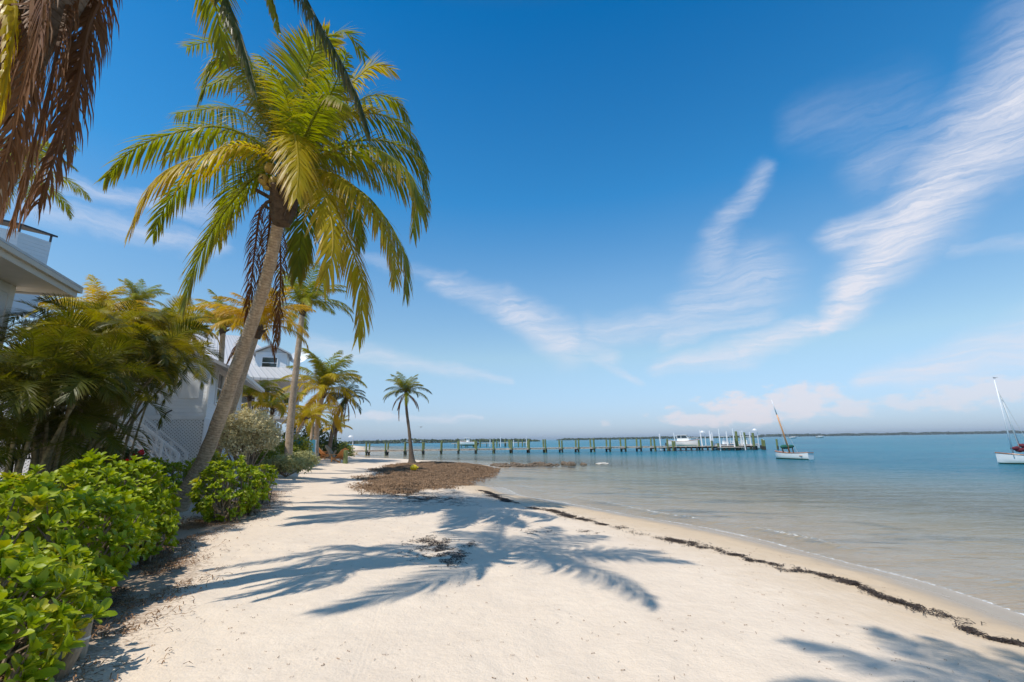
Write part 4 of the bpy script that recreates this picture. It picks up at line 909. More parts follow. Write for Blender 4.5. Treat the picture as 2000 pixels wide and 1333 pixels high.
for i, px in enumerate(PX):
    x = pz(px, 875)[0]
    for j, (dx, y) in enumerate(((-.0, YP-.9), (-.22, YP+.95))):
        mb = MB(); pile_geo(mb, x+dx, y, -2.6, topz+rs.uniform(-.12, .16), .135, (rs.uniform(-.14, .14), 0)); pl = mb.build('piling', M['pile'], pier)
        mb = MB(); pile_geo(mb, x+dx, y, -2.6, ZW+.62, .15); wt = mb.build('waterline', M['pile_wet'], pl); wt.matrix_parent_inverse = Matrix.Translation(-pier.location) if False else Matrix()
    mb = MB(); mb.bar((x-.1, YP-1.15, deckz-.32), (x-.1, YP+1.15, deckz-.32), .1, .2); mb.build('cross_beam', M['pile_wet'], pier)
mb = MB(); 
for k in range(5): mb.bar((pz(PX[k], 0)[0], YP-.9, topz-.12), (pz(PX[k+1], 0)[0], YP-.9, topz-.12-.0), .05, .05)
mb.build('rope_rail', M['darkwood'], pier)
# dock platform with boat slips at the far end
dock = thing('boat_dock', (pz(1385, 880)[0], YP, ZW), 'wide wooden boat dock with many mooring piles at the pier end', 'dock')
x0, x1 = pz(1292, 880)[0], pz(1482, 880)[0]; mb = MB(); n = int((x1-x0)/.2)
for k in range(n): mb.box((x0+(k+.5)*(x1-x0)/n, YP+1.2, deckz-.12+.012*rs.randn()), ((x1-x0)/n-.015, 3.0, .06))
mb.build('deck', M['deckwood'], dock)
mb = MB(); xm0, xm1 = pz(1395, 880)[0], pz(1440, 880)[0]; mb.box(((xm0+xm1)/2, YP-2.2, ZW+.5), (xm1-xm0, 1.6, .07)); mb.build('lower_deck', M['deckwood'], dock)
mb = MB()
for k in range(18):
    x = x0+.4+k*(x1-x0-.8)/17; pile_geo(mb, x, YP-.2, -2.5, deckz-.16, .15)
    mb.bar((x, YP-.35, deckz-.3), (x, YP+2.6, deckz-.3), .1, .22)
mb.build('supports', M['pile_wet'], dock)
gp = [(1303, 858), (1310, 862), (1318, 862), (1365, 860), (1385, 861), (1400, 866), (1428, 857), (1433, 843), (1452, 845), (1463, 846), (1482, 858), (1484, 860), (1513, 858)]
pr = None
for i, (px, py) in enumerate(gp):
    q = pz(px, py); y = YP+rs.uniform(-2, .2); t = thing('mooring_pile', (q[0], y, ZW), 'green timber mooring pile of the boat dock', 'piling', 'green mooring piles of the boat dock')
    mb = MB(); pile_geo(mb, q[0], y, -2.6, q[2], .15 if py > 850 else .19, (rs.uniform(-.1, .1), 0)); o = mb.build('piling', M['pile'], t)
    mb = MB(); pile_geo(mb, q[0], y, -2.6, ZW+.6, .165 if py > 850 else .205); mb.build('waterline', M['pile_wet'], t)
wp = [(1301, 848), (1316, 847), (1375, 841), (1393, 840), (1397, 848), (1401, 842), (1410, 845), (1421, 839), (1425, 844), (1441, 843), (1450, 844), (1470, 845), (1507, 859)]
for i, (px, py) in enumerate(wp):
    q = pz(px, py); y = YP+rs.uniform(-2.5, 4); t = thing('lift_pole', (q[0], y, ZW), 'white pvc guide pole standing at the boat dock', 'pole', 'white guide poles at the boat dock')
    mb = MB(); mb.tube([(q[0]+rs.uniform(-.1, .35), y, -2.), (q[0], y, q[2]-.05), (q[0], y, q[2])], [.10, .10, .07], 8); mb.build('pipe', M['pvc'], t)
    mb = MB(); mb.tube([(q[0], y, q[2]), (q[0], y, q[2]+.06)], [.115, .05], 8); mb.build('cap', M['pvc'], t)
# far boat dock left of the bay: small green piles
yf = 150.
for i, px in enumerate(list(range(895, 950, 14))+[957, 963, 970, 978, 986, 994, 1003, 1012, 1020, 1028]):
    white = i % 3 == 1 and px > 950
    q = P(px, 859.5-(px-960)*.014+rs.uniform(-1.5, 1)-(6 if white and i % 2 else 0), yf); t = thing('far_pile', (q[0], yf, ZW), 'white pole of the distant dock behind the pier' if white else 'green pile of the distant dock behind the pier', 'piling', 'poles of the distant dock' if white else 'piles of the distant dock')
    mb = MB(); pile_geo(mb, q[0], yf+rs.uniform(-3, 3), -2.5, q[2], .14 if white else .2); mb.build('piling', M['pvc' if white else 'pile'], t)
q0, q1 = P(880, 872, yf), P(1032, 871, yf); mb = MB(); mb.box(((q0[0]+q1[0])/2, yf+3, .7), (q1[0]-q0[0], 2.2, .2))
for k in range(12): pile_geo(mb, q0[0]+(q1[0]-q0[0])*(k+.5)/12, yf+3, -2.5, .6, .15)
tag(mb.build('far_dock', M['deckwood'], None), 'distant low wooden dock seen behind the pier deck', 'dock')

# dock lamps
def lamp(label, px, py, Y, z0):
    q = P(px, py, Y); t = thing('dock_lamp', (q[0], Y, z0), label, 'lamp post'); mb = MB(); mb.tube([(q[0], Y, z0), (q[0], Y, q[2]-.1)], .06, 8); mb.tube([(q[0], Y, q[2]-.12), (q[0]-.18, Y, q[2]+.02), (q[0]-.4, Y, q[2]-.02)], .035, 6); mb.build('post', M['pvc'], t)
    mb = MB(); c = np.array([q[0]-.42, Y, q[2]-.12]); mb.tube([c+[0, 0, .16], c+[0, 0, .1], c-[0, 0, .12]], [.07, .16, .36], 10); mb.build('lamp_shade', M['white'], t)
lamp('white dock lamp with a conical shade behind the cabin boat', 1376, 842, YP+1, deckz); lamp('white dock lamp with a conical shade at the end of the boat dock', 1478, 838, YP+1, deckz)
lamp('lamp post beside the pier root on the beach', 690, 851, 70, 0.)

# ------------------------------------------------------------------ boats
def hull_mesh(L, B, H, n=22, m=9, sheer=.25, bowfine=.75, transom=.55, draft=.25):
    xs = np.linspace(0, 1, n); V = []
    for x in xs:
        hb = B/2*(np.sin(np.pi*min(1, (x*.62+.38*(1-(1-transom)))))**.8 if False else (transom+(1-transom)*math.sin(math.pi/2*min(1, x/.45))) if x < .45 else math.cos(math.pi/2*((x-.45)/.55)**1.7)**bowfine+.012)
        zt = H*(1+sheer*(2*abs(x-.4))**2); zb = -draft*(1-.9*max(0, (x-.6)/.4)**2)
        for j in range(m):
            a = math.pi*j/(m-1); yy = -math.cos(a); k = abs(yy)**.55*np.sign(yy); V.append((x*L-L/2, hb*k, zb+(zt-zb)*(abs(yy))**2.2 if False else zb+(zt-zb)*(1-math.sin(a)**.9)))
    Q = [(i*m+j, (i+1)*m+j, (i+1)*m+j+1, i*m+j+1) for i in range(n-1) for j in range(m-1)]
    return np.array(V), Q, n, m
def boat(name, label, loc, rz, L, B, H, heel=0.):
    t = thing(name, loc, label, 'boat', None, rz); t.rotation_euler = (heel, 0, rz); V, Q, n, m = hull_mesh(L, B, H); mb = MB(); mb.add(V, Q); mb.add(V[:m], [tuple(range(m))])
    In = V.copy(); In[:, 1] *= .93; In[:, 2] = np.maximum(In[:, 2]*.97, -.02); mb.add(In, [q[::-1] for q in Q])
    local('hull', mb, M['boatwhite'], t, True)
    mb = MB()
    for j in (0, m-1): mb.tube(V[[i*m+j for i in range(n)]]+[0, 0, .012], .035, 6)
    mb.tube([V[0], V[m-1]], .035, 6); local('gunwale', mb, M['varnish'], t)
    mb = MB(); W = V[(V[:, 2] < .07)]; 
    V2 = V.copy(); V2[:, 1] *= 1.012; V2[:, 2] = np.minimum(V2[:, 2], .055); mb.add(V2, Q); local('bottom_paint', mb, M['boatgreen'], t, True)
    return t, V, n, m
def deckover(t, V, n, m, i0, i1, mat):                        # deck planking between two stations
    mb = MB(); F = []; P_ = []
    for i in range(i0, i1+1): a = V[i*m]; b_ = V[i*m+m-1]; P_ += [a*[1, .95, 1], (a+b_)/2+[0, 0, .06], b_*[1, .95, 1]]
    for k in range(i1-i0): F += [(3*k, 3*k+3, 3*k+4, 3*k+1), (3*k+1, 3*k+4, 3*k+5, 3*k+2)]
    mb.add(P_, F); local('foredeck', mb, mat, t, True)
def w2l(t, p): return np.array(t_inv[t.name] @ Vector(p))
t_inv = {}
def reg(t): t_inv[t.name] = (Matrix.Translation(t.location) @ t.rotation_euler.to_matrix().to_4x4()).inverted()
# sailing dinghy with the varnished mast
bl = PZ(1549, 897, ZW); YB = bl[1]
t, V, n, m = boat('sailing_dinghy', 'small white sailing dinghy with varnished mast and green boom cover', (bl[0], YB, ZW), math.radians(180-62), 3.3, 1.6, .52, .05); reg(t)
deckover(t, V, n, m, 13, n-1, M['varnish'])
mf, mt = w2l(t, P(1544, 885, YB)), w2l(t, P(1507, 782, YB)); mm = mf+(mt-mf)*.72
mb = MB(); mb.tube([mf-[0, 0, .3], mf+(mt-mf)*.4, mm], [.075, .07, .055], 9); local('mast', mb, M['mastwood'], t, True)
mb = MB(); mb.tube([mm, mt], [.05, .025], 8); local('mast_top', mb, M['pvc'], t, True)
b0, b1 = w2l(t, P(1525, 873, YB)), w2l(t, P(1550, 872, YB+.3)); mb = MB(); pth = spline([b0+(b1-b0)*-.0, b0+(b1-b0)*.35-[0, 0, .03], b1], 10); mb.tube(pth, [.09, .17, .2, .19, .21, .18, .17, .15, .13, .08], 9); local('boom_cover', mb, M['green_canvas'], t, True)
mb = MB(); mb.bar(w2l(t, P(1547, 873, YB+.2)), w2l(t, P(1550, 885, YB+.2)), .07, .07); mb.bar(w2l(t, P(1527, 873, YB)), w2l(t, P(1530, 884, YB)), .09, .09); local('boom_crutch', mb, M['darkwood'], t)
mb = MB()
for a_, b_ in [((1513, 800), (1541, 872)), ((1519, 820), (1533, 868)), ((1515, 805), (1558, 884))]: mb.tube([w2l(t, P(*a_, YB)), w2l(t, P(*b_, YB))], .012, 5)
local('halyard', mb, M['rope'], t)
mb = MB()
for k, x in enumerate((-1.1, -.3)): mb.box((x, 0, .3), (.25, 1.35, .04))
local('thwart', mb, M['varnish'], t)
# second dinghy cut by the right edge
bl = PZ(1995, 907, ZW); YB2 = bl[1]
t, V, n, m = boat('sailing_dinghy', 'white sailing dinghy with dark red furled sail at the right edge', (bl[0]+.75, YB2, ZW), math.radians(180-30), 3.4, 1.6, .55, .04); reg(t)
mb = MB(); f0, f1 = w2l(t, P(1979, 886, YB2)), w2l(t, P(1942, 743, YB2)); mb.tube([f0-[0, 0, .35], f1], [.055, .032], 8); local('mast', mb, M['pvc'], t, True)
mb = MB(); mb.tube([w2l(t, P(1991, 872, YB2+.1)), w2l(t, P(1953, 772, YB2+.1))], [.06, .03], 8); local('gaff', mb, M['pvc'], t, True)
mb = MB(); mb.tube([w2l(t, P(2002, 856, YB2)), w2l(t, P(1952, 770, YB2))], .014, 5); mb.tube([w2l(t, P(1993, 880, YB2)), w2l(t, P(1950, 765, YB2))], .014, 5); local('stay', mb, M['rope'], t)
mb = MB()
for a_, b_, r_ in [((1975, 876), (1990, 874), .13), ((1985, 880), (2012, 874), .16), ((1990, 870), (2030, 872), .15)]:
    mb.tube(spline([w2l(t, P(*a_, YB2)), w2l(t, P((a_[0]+b_[0])/2, (a_[1]+b_[1])/2+1.5, YB2)), w2l(t, P(*b_, YB2))], 6), np.array([.6, 1, .85, 1.1, .9, .5])*r_, 8)
local('furled_sail', mb, M['maroon'], t, True)
mb = MB(); mb.box((-.6, 0, .3), (.25, 1.2, .04)); mb.box((.3, 0, .3), (.25, 1.2, .04)); local('thwart', mb, M['varnish'], t)

def cruiser(label, px, py, Y, rz, L, B, H, cabin=True):
    q = P(px, py, Y); t, V, n, m = boat('motor_boat', label, (q[0], Y, q[2]), rz, L, B, H)
    deckover(t, V, n, m, 0, n-1, M['boatwhite'])
    h0 = H*1.02
    if cabin:
        mb = MB(); a = [(-L*.18, -B*.36, h0), (L*.2, -B*.34, h0), (L*.2, B*.34, h0), (-L*.18, B*.36, h0)]; b_ = [(-L*.18, -B*.33, h0+.45), (L*.16, -B*.31, h0+.45), (L*.16, B*.31, h0+.45), (-L*.18, B*.33, h0+.45)]; mb.hexa(a, b_); local('cabin', mb, M['boatwhite'], t)
        c_ = [(x*.97, y*.96, h0+.95) for x, y in ((-L*.18, -B*.31), (L*.10, -B*.3), (L*.10, B*.3), (-L*.18, B*.31))]; mb = MB(); mb.hexa([(x*.985, y*.985, z+.003) for x, y, z in b_], c_); local('windscreen', mb, M['glass'], t)
        mb = MB(); cen = np.array([-L*.06, 0, 0])
        mb.box((-L*.05, 0, h0+.99), (L*.36, B*.72, .08))
        for (xa_, ya_, za_), (xb_, yb_, zb_) in zip(b_, c_): mb.bar((xa_, ya_, za_), (xb_, yb_, zb_+.02), .08, .08)
        for s_ in (-1, 1): mb.bar((-.05*L, s_*B*.325, h0+.45), (-.05*L, s_*B*.305, h0+.97), .07, .07)
        local('hardtop', mb, M['boatwhite'], t)
    else:
        mb = MB(); mb.box((0, 0, h0+1.35), (L*.34, B*.75, .07))
        for x in (-L*.14, L*.14):
            for s_ in (-1, 1): mb.bar((x, s_*B*.3, h0), (x, s_*B*.32, h0+1.33), .05, .05)
        local('canopy_frame', mb, M['boatwhite'], t); mb = MB(); mb.box((0, 0, h0+.4), (.7, .8, .8)); local('console', mb, M['boatwhite'], t)
    mb = MB(); mb.tube([(L*.2, -B*.4, h0+.5), (L*.42, -B*.15, h0+.55), (L*.46, 0, h0+.55), (L*.42, B*.15, h0+.55), (L*.2, B*.4, h0+.5)], .03, 6)
    for x, y in ((L*.2, -B*.38), (L*.42, -B*.13), (L*.42, B*.13), (L*.2, B*.38)): mb.bar((x, y, h0-.05), (x, y, h0+.52), .03, .03)
    local('bow_rail', mb, M['pvc'], t)
    mb = MB(); mb.box((-L*.5-.25, 0, .35), (.4, .45, .5)); mb.box((-L*.5-.2, 0, .0), (.15, .15, .8)); local('outboard', mb, M['dark_metal'], t); return t
cruiser('white cabin motor boat raised on the lift beside the dock', 1336, 872, YP+4, math.radians(-28), 5.2, 2.3, .85)
cruiser('small white open motor boat with canopy lifted at the distant dock', 914, 869.5, yf-4, math.radians(160), 6.5, 2.3, .9, False)
for i, (px, lab) in enumerate([(1418, 'white skiff tied between guide poles at the boat dock'), (1456, 'white skiff at the end slip below the dock lamp')]): cruiser(lab, px, 876.5 if i == 0 else 877, YP+5, math.radians(10+i*150), 4.4, 1.8, .7, False if i else False)
for i, (px, py, lab) in enumerate([(1549, 856.2, 'tiny white speedboat on the horizon above the sailing dinghy'), (1602, 855, 'tiny white speedboat far out right of the sailing dinghy')]): cruiser(lab, px, py, 420, math.radians(5), 7, 2.4, 1.)

# ------------------------------------------------------------------ far mangrove shores
def mangrove(label, pxa, pxb, Y, h, seed, q=1.6, taper=True):
    r = np.random.RandomState(seed); a, b_ = P(pxa, 862, Y), P(pxb, 862, Y); L = b_[0]-a[0]; n = int(L*h/q/q*5.5); x = r.rand(n)*L
    prof = h*(.55+.6*vnoise(x, 0*x, 40, seed)*(.5+.5*vnoise(x, 0*x, 9, seed+1))+.25*vnoise(x, 0*x, 3.5, seed+2))
    if taper: prof *= np.clip(np.minimum(x, L-x)/18, .12, 1)**.6
    y = Y+r.rand(n)*14; z = ZW-.2+prof*r.rand(n)**.7; c = np.stack([a[0]+x, y, z], -1)
    nn = nrm(r.randn(n, 3)+[0, -.6, .6]); t1 = nrm(np.cross(nn, r.randn(n, 3))); t2 = np.cross(nn, t1); s = q*r.uniform(.5, 1.1, (n, 1))
    V = np.stack([c-t1*s, c-t2*s*.7, c+t1*s, c+t2*s*.7], 1).reshape(-1, 3); mb = MB(); mb.addq(V, np.arange(4*n).reshape(-1, 4))
    return tag(mb.build('mangrove_shore', M['mangrove'], None), label, 'far woods', kind='stuff')
mangrove('green mangrove island left of the bay behind the pier', 660, 1055, 520, 4.6, 1)
mangrove('thin far mangrove island in the middle of the horizon', 1088, 1490, 900, 4.2, 2)
mangrove('low blue grey far shore along the right half of the horizon', 1480, 2090, 1500, 8.5, 3, 2.4)

# ------------------------------------------------------------------ seaweed, rocks, small things
r = np.random.RandomState(3)
BANK = [PZ(x, y, -.2)[:2] for x, y in [(735, 935), (760, 920), (800, 911), (880, 909), (960, 909), (960, 913), (935, 920), (905, 928), (888, 938), (845, 950), (815, 958), (790, 968), (760, 965), (735, 955), (762, 945)]]
BANK = np.array(BANK)
def inside(poly, X, Y):
    ins = np.zeros(np.shape(X), bool)
    for i in range(len(poly)):
        a = poly[i]; b_ = poly[(i+1) % len(poly)]; c = (a[1] > Y) != (b_[1] > Y); ins ^= c & (X < (b_[0]-a[0])*(Y-a[1])/(b_[1]-a[1]+1e-12)+a[0])
    return ins
def edged(poly, X, Y):
    best = np.full(np.shape(X), 1e9)
    for i in range(len(poly)):
        a = poly[i]; b_ = poly[(i+1) % len(poly)]; e = b_-a; t = np.clip(((X-a[0])*e[0]+(Y-a[1])*e[1])/(e@e), 0, 1); best = np.minimum(best, np.hypot(X-a[0]-t*e[0], Y-a[1]-t*e[1]))
    return best
M['weed'] = plain('dry_seaweed', (.24, .15, .085), .95, .5, 3, .3); M['weed_wet'] = plain('wet_seaweed', (.045, .028, .018), .6, .5, 8, .5)
def strands(mb, X, Y, z, L, wd, r, lift=.04):
    n = len(X); a = r.rand(n)*6.28; l = L*r.uniform(.4, 1.2, n); w_ = wd*r.uniform(.6, 1.3, n); dx, dy = np.cos(a)*l/2, np.sin(a)*l/2; nx, ny = -np.sin(a)*w_/2, np.cos(a)*w_/2; zz = r.uniform(-lift*.4, lift, (n, 3))
    V = np.stack([np.stack([X-dx-nx, Y-dy-ny, z+zz[:, 0]], -1), np.stack([X-dx+nx, Y-dy+ny, z+zz[:, 0]+.006], -1), np.stack([X+nx*1.4, Y+ny*1.4, z+zz[:, 1]+lift], -1), np.stack([X-nx*1.4, Y-ny*1.4, z+zz[:, 1]+lift], -1),
                  np.stack([X+dx-nx, Y+dy-ny, z+zz[:, 2]], -1), np.stack([X+dx+nx, Y+dy+ny, z+zz[:, 2]+.006], -1)], 1).reshape(-1, 3)
    b0 = np.arange(n)[:, None]*6; mb.addq(V, np.vstack([b0+[0, 1, 2, 3], b0+[3, 2, 5, 4]]))
bx0, by0 = BANK.min(0); bx1, by1 = BANK.max(0)
gx, gy = np.meshgrid(np.linspace(bx0-.5, bx1+.5, 150), np.linspace(by0-1, by1+1, 170)); ed = edged(BANK, gx, gy)*np.where(inside(BANK, gx, gy), 1, -1)+.5*(vnoise(gx, gy, 1.1, 31)-.5)+.3*(vnoise(gx, gy, .4, 33)-.5)
bz = ground_z(gx, gy)+np.clip(ed, -1, 1.2)*.11+.05*(vnoise(gx, gy, .5, 35)-.5)+.10*(vnoise(gx, gy, 1.6, 36)-.5)
mb = MB(); ny, nx = gx.shape; idx = np.arange(nx*ny).reshape(ny, nx); Q = np.stack([idx[:-1, :-1], idx[:-1, 1:], idx[1:, 1:], idx[1:, :-1]], -1).reshape(-1, 4); keep = (ed.ravel()[Q] > -.12).any(1)
mb.addq(np.stack([gx, gy, bz], -1), Q[keep])
X = r.uniform(bx0-1, bx1+.5, 120000); Y = r.uniform(by0-2, by1+1, 120000); e_ = edged(BANK, X, Y)*np.where(inside(BANK, X, Y), 1, -1)+.9*(vnoise(X, Y, 1.4, 41)-.5)+.7*(vnoise(X, Y, .5, 42)-.5); ok = e_ > -.15-1.0*r.rand(len(X))**6
X, Y, e_ = X[ok], Y[ok], e_[ok]; zz = ground_z(X, Y)+np.clip(e_, 0, 1.2)*.13+.01; strands(mb, X, Y, zz, .2, .022, r, .04)
tag(mb.build('seaweed_bank', M['weed'], None), 'thick bank of dry brown seaweed around the lone palm', 'seaweed', kind='stuff')
# wrack line that follows the water's edge, and scattered patches
mb = MB(); pl_ = [PZ(x, y, -.33)[:2] for x, y in [(935, 962), (1000, 990), (1080, 1012), (1150, 1030), (1230, 1052), (1310, 1074), (1380, 1092), (1450, 1108), (1530, 1128), (1610, 1140), (1650, 1155), (1735, 1188), (1770, 1195), (1830, 1218), (1905, 1228), (1945, 1255), (2010, 1265)]]
pth = spline([(p[0], p[1], 0) for p in pl_], 700); k = r.randint(0, 700, 20000); X = pth[k, 0]+.34*(vnoise(k*.1, k*0, 3.1, 54)-.5)+.2*(vnoise(k*.1, k*0, .9, 55)-.5); Y = pth[k, 1]+.34*(vnoise(k*.1, k*0, 2.7, 56)-.5)+.24*(vnoise(k*.1, k*0, .8, 57)-.5); dens = vnoise(k*.1, k*0, 1.7, 51); ok = (dens > .20+.36*r.rand(len(k))) & (vnoise(k*.1, k*0, 5., 58) > .08); k, X, Y = k[ok], X[ok], Y[ok]
wd_ = .02+.045*vnoise(k*.1, k*0, 2.3, 52)*(1+1.5*(r.rand(len(k)) < .15)); X = X+r.randn(len(X))*wd_*1.3; Y = Y+r.randn(len(Y))*wd_*1.3; ok = vnoise(X, Y, .10, 59)+.3*r.rand(len(X)) > .5; X, Y = X[ok], Y[ok]; strands(mb, X, Y, ground_z(X, Y)+.006, .08, .0055, r, .013)
tag(mb.build('seaweed_wrack_line', M['weed_wet'], None), 'dark line of wet seaweed along the edge of the water', 'seaweed', kind='stuff')
mb = MB()
for px, py, sx, sy, n_ in [(860, 1085, .35, .3, 500), (840, 1068, .3, .2, 300), (880, 1105, .2, .25, 260), (910, 1070, .16, .1, 120), (790, 968, .6, .3, 1500), (835, 977, 1.0, .45, 1800), (880, 962, .6, .3, 200), (900, 985, .5, .25, 160), (1050, 1040, .4, .2, 50), (1150, 1035, .2, .12, 60)]:
    c = PZ(px, py, -.1); X = c[0]+r.randn(n_)*sx*.6; Y = c[1]+r.randn(n_)*sy*1.1; ok = vnoise(X, Y, .16, 61) > .42; X, Y = X[ok], Y[ok]; strands(mb, X, Y, ground_z(X, Y)+.004, .10, .006, r, .006)
tag(mb.build('seaweed_patches', M['weed_wet'], None), 'scattered dark seaweed scraps on the sand', 'seaweed', kind='stuff')
mb = MB(); n_ = 16000; k = r.randint(0, len(HEDGE_FOOT)-1, n_); f = r.rand(n_); base_ = HEDGE_FOOT[k]*(1-f)[:, None]+HEDGE_FOOT[k+1]*f[:, None]; X = base_[:, 0]+r.randn(n_)*.38-.05; Y = base_[:, 1]+r.randn(n_)*.38; ok = vnoise(X, Y, .45, 71) > .36; X, Y = X[ok], Y[ok]; strands(mb, X, Y, ground_z(X, Y)+.010, .085, .006, r, .018)
M['litter'] = plain('dry_leaf', (.25, .14, .07), .9, .6, 4, .3); tag(mb.build('leaf_litter', M['litter'], None), 'dry brown leaf litter along the foot of the hedge', 'leaf litter', kind='stuff')
mb = MB(); n_ = 2600; X = r.uniform(-5, 5.5, n_); Y = 2.8+r.rand(n_)**1.5*16; s_ = sdist(X, Y); ok = (s_ > 1.2) & (vnoise(X, Y, .9, 75)+.25*r.rand(n_) > .6); X, Y = X[ok], Y[ok]; strands(mb, X, Y, ground_z(X, Y)+.003, .03, .003, r, .003)
tag(mb.build('beach_debris', M['litter'], None), 'tiny twigs and leaf bits strewn over the sand', 'debris', kind='stuff')
def rock(name, label, c, s, mat, seed, group=None, cat='rock'):
    rr = np.random.RandomState(seed); V = []; F = []; n, m = 7, 10
    for i in range(n+1):
        th = math.pi*i/n
        for j in range(m): V.append((math.sin(th)*math.cos(2*math.pi*j/m), math.sin(th)*math.sin(2*math.pi*j/m), math.cos(th)))
    V = np.array(V); k = 1+.22*np.sin(V[:, 0]*3.1+seed)*np.cos(V[:, 1]*4+seed*2)+.12*rr.randn(len(V))*(np.abs(V[:, 2]) < .98); V = V*k[:, None]*np.asarray(s)
    F = [(i*m+j, i*m+(j+1) % m, (i+1)*m+(j+1) % m, (i+1)*m+j) for i in range(n) for j in range(m)]
    mb = MB(); mb.add(V, [f[::-1] for f in F]); o = mb.build(name, M[mat], None); o.location = Vector(c); return tag(o, label, cat, group)
i = 0; x = 962
while x < 1145:
    if x < 1075 or r.rand() < .55:
        q = PZ(x, 911-(x-962)*.018+r.uniform(-1.2, 1.2), ZW); s = r.uniform(.16, .34); rock('groin_rock', 'dark brown rock of the low groin running out from the seaweed bank', (q[0], q[1], ZW+.02), (s*1.25, s, s*.75), 'rock', i, 'dark rocks of the low groin')
    x += r.uniform(4.5, 8.5); i += 1
q = PZ(1177, 907, ZW); rock('rock', 'single pale rock awash alone in the water right of the groin', (q[0], q[1], ZW), (.5, .3, .14), 'coral', 90)
for i, (x, y) in enumerate([(536, 912), (545, 915), (553, 917), (561, 918), (570, 917), (579, 916), (588, 914), (597, 912), (604, 910), (541, 908), (566, 920), (583, 919), (549, 919)]):
    q = PZ(x, y, .02); s = r.uniform(.14, .24); rock('border_rock', 'pale coral rock edging the low planting bed', (q[0], q[1], gz(q[0], q[1])+.05), (s*1.3, s, s*.8), 'coral', 100+i, 'pale border rocks')
q = PZ(243, 1108, .0); rock('rock', 'pale coral stone lying at the foot of the hedge', (q[0], q[1], gz(q[0], q[1])+.03), (.14, .09, .07), 'coral', 140)
q = PZ(808, 922, -.1); bo = thing('float_buoy', (q[0], q[1], gz(q[0], q[1])+.2), 'bright yellow round float lying on the brown seaweed', 'buoy'); mb = MB(); c = np.array([q[0], q[1], gz(q[0], q[1])+.36])
th = np.linspace(0, math.pi, 12); mb.tube(np.stack([c[0]+.0*th-.21*np.cos(th), c[1]+0*th, c[2]+0*th], -1), .17*np.sin(th)+.004, 14); mb.build('float', M['yellow'], bo, True); mb = MB(); mb.tube([c+[.2, 0, 0], c+[.25, 0, .01], c+[.27, 0, .02]], [.05, .05, .03], 8); mb.build('eye', M['yellow'], bo)
def stake(label, px, pyb, h, rad, lean=(0, 0), mat='greywood', Y=None, name='wooden_stake', band=False, cat='stake'):
    q = PZ(px, pyb, 0.02) if Y is None else P(px, pyb, Y); z0 = gz(q[0], q[1]); t = thing(name, (q[0], q[1], z0), label, cat); d = np.array([lean[0], lean[1], 1.]); b_ = np.array([q[0], q[1], z0])
    mb = MB(); ang = np.linspace(0, 2*np.pi, 12, endpoint=False); mb.tube([b_-d*.1, b_+d*h*.5, b_+d*(h-.015), b_+d*h], [rad*1.03, rad, rad*.98, rad*.88], 12); mb.build('post', M[mat], t)
    if band: mb = MB(); mb.tube([b_+d*h*.48, b_+d*h*.53], rad*1.06, 12); mb.build('wire_band', M['rope'], t)
    return t
stake('round wooden stake with a wire band, cut off short below the hedge', 150, 1283, .30, .055, (.05, 0), band=True)
stake('split timber stake tilting right at the bottom left corner', 118, 1318, .22, .045, (.5, -.15))
stake('short reddish stake under the small naupaka tuft', 512, 972, .45, .07, mat='darkwood')
stake('white plastic pipe standing upright behind the small naupaka tuft', 512, 926, .55, .13, mat='pvc', name='pipe_bollard', cat='bollard')
stake('thick green wooden post right of the orange chairs', 674, 908, .95, .16, mat='pile', name='mooring_post', cat='post')
stake('thin white post on the beach near the pier root', 665, 900, 1.1, .06, mat='pvc', name='marker_post', cat='post', Y=46)
q = PZ(652, 906, 0); dw = thing('driftwood_trunk', (q[0], q[1], gz(q[0], q[1])), 'bleached driftwood trunk leaning between the orange chairs', 'driftwood'); b_ = np.array([q[0], q[1], gz(q[0], q[1])-.1])
mb = MB(); mb.tube(spline([b_, b_+[-.2, 0, .6], b_+[-.7, 0, 1.3]], 9), [.24, .21, .2, .18, .19, .16, .15, .13, .1], 9); mb.tube(spline([b_+[-.15, 0, .5], b_+[.15, -.1, .9]], 4), [.1, .08, .07, .05], 7); mb.build('trunk', M['greywood'], dw)
def chair(label, px, py, rz):
    q = PZ(px, py, .05); t = thing('beach_chair', (q[0], q[1], gz(q[0], q[1])), label, 'chair', 'orange beach chairs', rz)
    mb = MB()
    for k in range(5): mb.bar((-.26+k*.13, -.25, .30), (-.26+k*.13, .55, 1.05-abs(k-2)*.05), .11, .025, up=np.array([0, -.7, .7]))
    local('backrest', mb, M['orange'], t)
    mb = MB()
    for k in range(5): mb.box((0, -.55+k*.12, .40-k*.02), (.62, .105, .025))
    local('seat', mb, M['orange'], t)
    for s_ in (-1, 1):
        mb = MB(); mb.box((s_*.38, -.22, .6), (.14, .85, .03)); local('armrest', mb, M['orange'], t); mb = MB(); mb.box((s_*.36, -.55, .29), (.04, .1, .58)); local('leg', mb, M['orange'], t); mb = MB(); mb.bar((s_*.33, -.6, .34), (s_*.33, .5, .04), .03, .1); local('leg', mb, M['orange'], t)
    return t
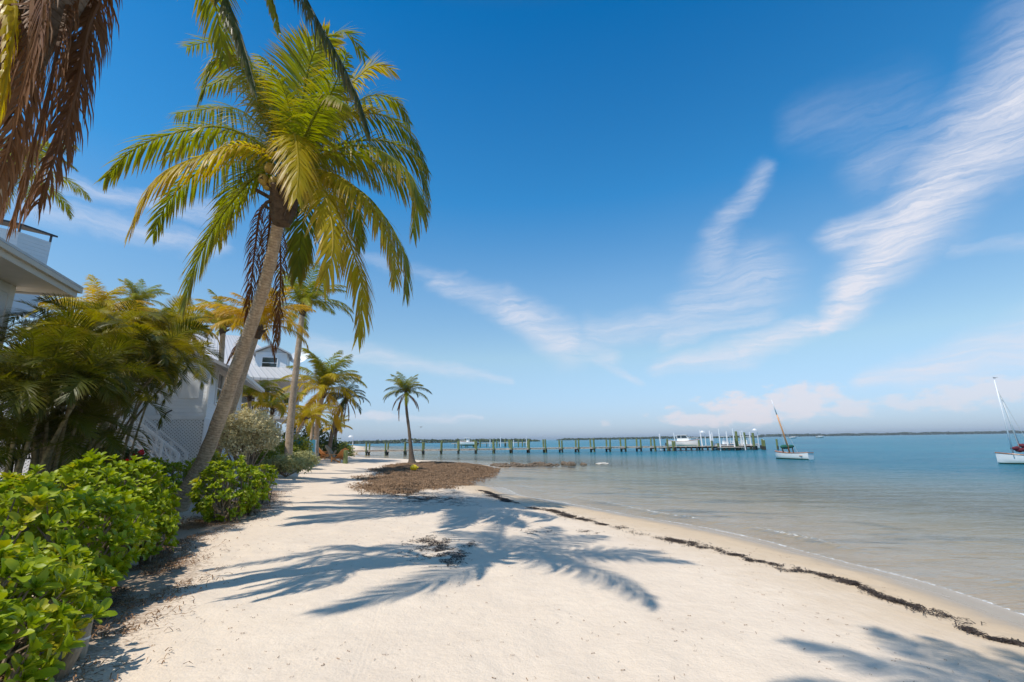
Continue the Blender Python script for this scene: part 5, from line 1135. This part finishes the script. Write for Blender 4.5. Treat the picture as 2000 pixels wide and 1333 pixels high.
chair('orange slatted beach chair left of the driftwood trunk', 628, 903, 2.6); chair('orange slatted beach chair right of the driftwood trunk', 664, 906, -2.2); chair('orange slatted beach chair half hidden behind the driftwood', 641, 899, 2.9)
q = P(586, 880, 31); z0 = gz(q[0], q[1]); tt = thing('canvas_shelter', (q[0], q[1], z0), 'low teal canvas cover on a white frame at the house corner', 'shelter'); mb = MB(); mb.box((q[0], q[1], z0+1.1), (1.5, 1.0, .9)); mb.box((q[0], q[1], z0+.35), (1.4, .9, .6)); mb.build('canvas', M['teal'], tt)
mb = MB()
for sx in (-1, 1):
    for sy in (-1, 1): mb.box((q[0]+sx*.76, q[1]+sy*.52, z0+.75), (.09, .09, 1.6))
mb.build('frame', M['white'], tt)
def gull(label, px, py, Y, s):
    c = P(px, py, Y); t = thing('gull', c, label, 'bird'); V = [(-.5, 0, .05), (-.22, .06, .12), (-.22, -.06, .12), (0, .09, .03), (0, -.09, .03), (.22, .06, .12), (.22, -.06, .12), (.5, 0, .05)]
    mb = MB(); mb.add(np.array(V)*s, [(0, 2, 1), (1, 2, 4, 3), (3, 4, 6, 5), (5, 6, 7)]); mb.tube(np.array([(0, .25, .02), (0, .12, .03), (0, -.1, .02), (0, -.22, .03)])*s, np.array([.01, .05, .05, .015])*s, 7); o = local('body', mb, M['bird'], t)
gull('distant gull gliding right of the lone palm', 822, 835, 60, 1.3); gull('distant gull above the right hand mast', 1943, 739, 60, 1.0)

# ------------------------------------------------------------------ sea air: far shores fade a little
mb = MB(); mb.box((1500, 6900, 13), (19000, 17000, 36))
hm, ht, hout = newmat('sea_air'); pv = ht.node('ShaderNodeVolumePrincipled'); pv.inputs['Density'].default_value = .0002; pv.inputs['Color'].default_value = (.80, .87, .95, 1); pv.inputs['Anisotropy'].default_value = .2
ht.l.new(pv.outputs[0], [n for n in ht.n if n.type == 'OUTPUT_MATERIAL'][0].inputs['Volume'])
tag(mb.build('haze', hm, None), 'thin pale sea haze over the whole bay', 'haze', kind='stuff')
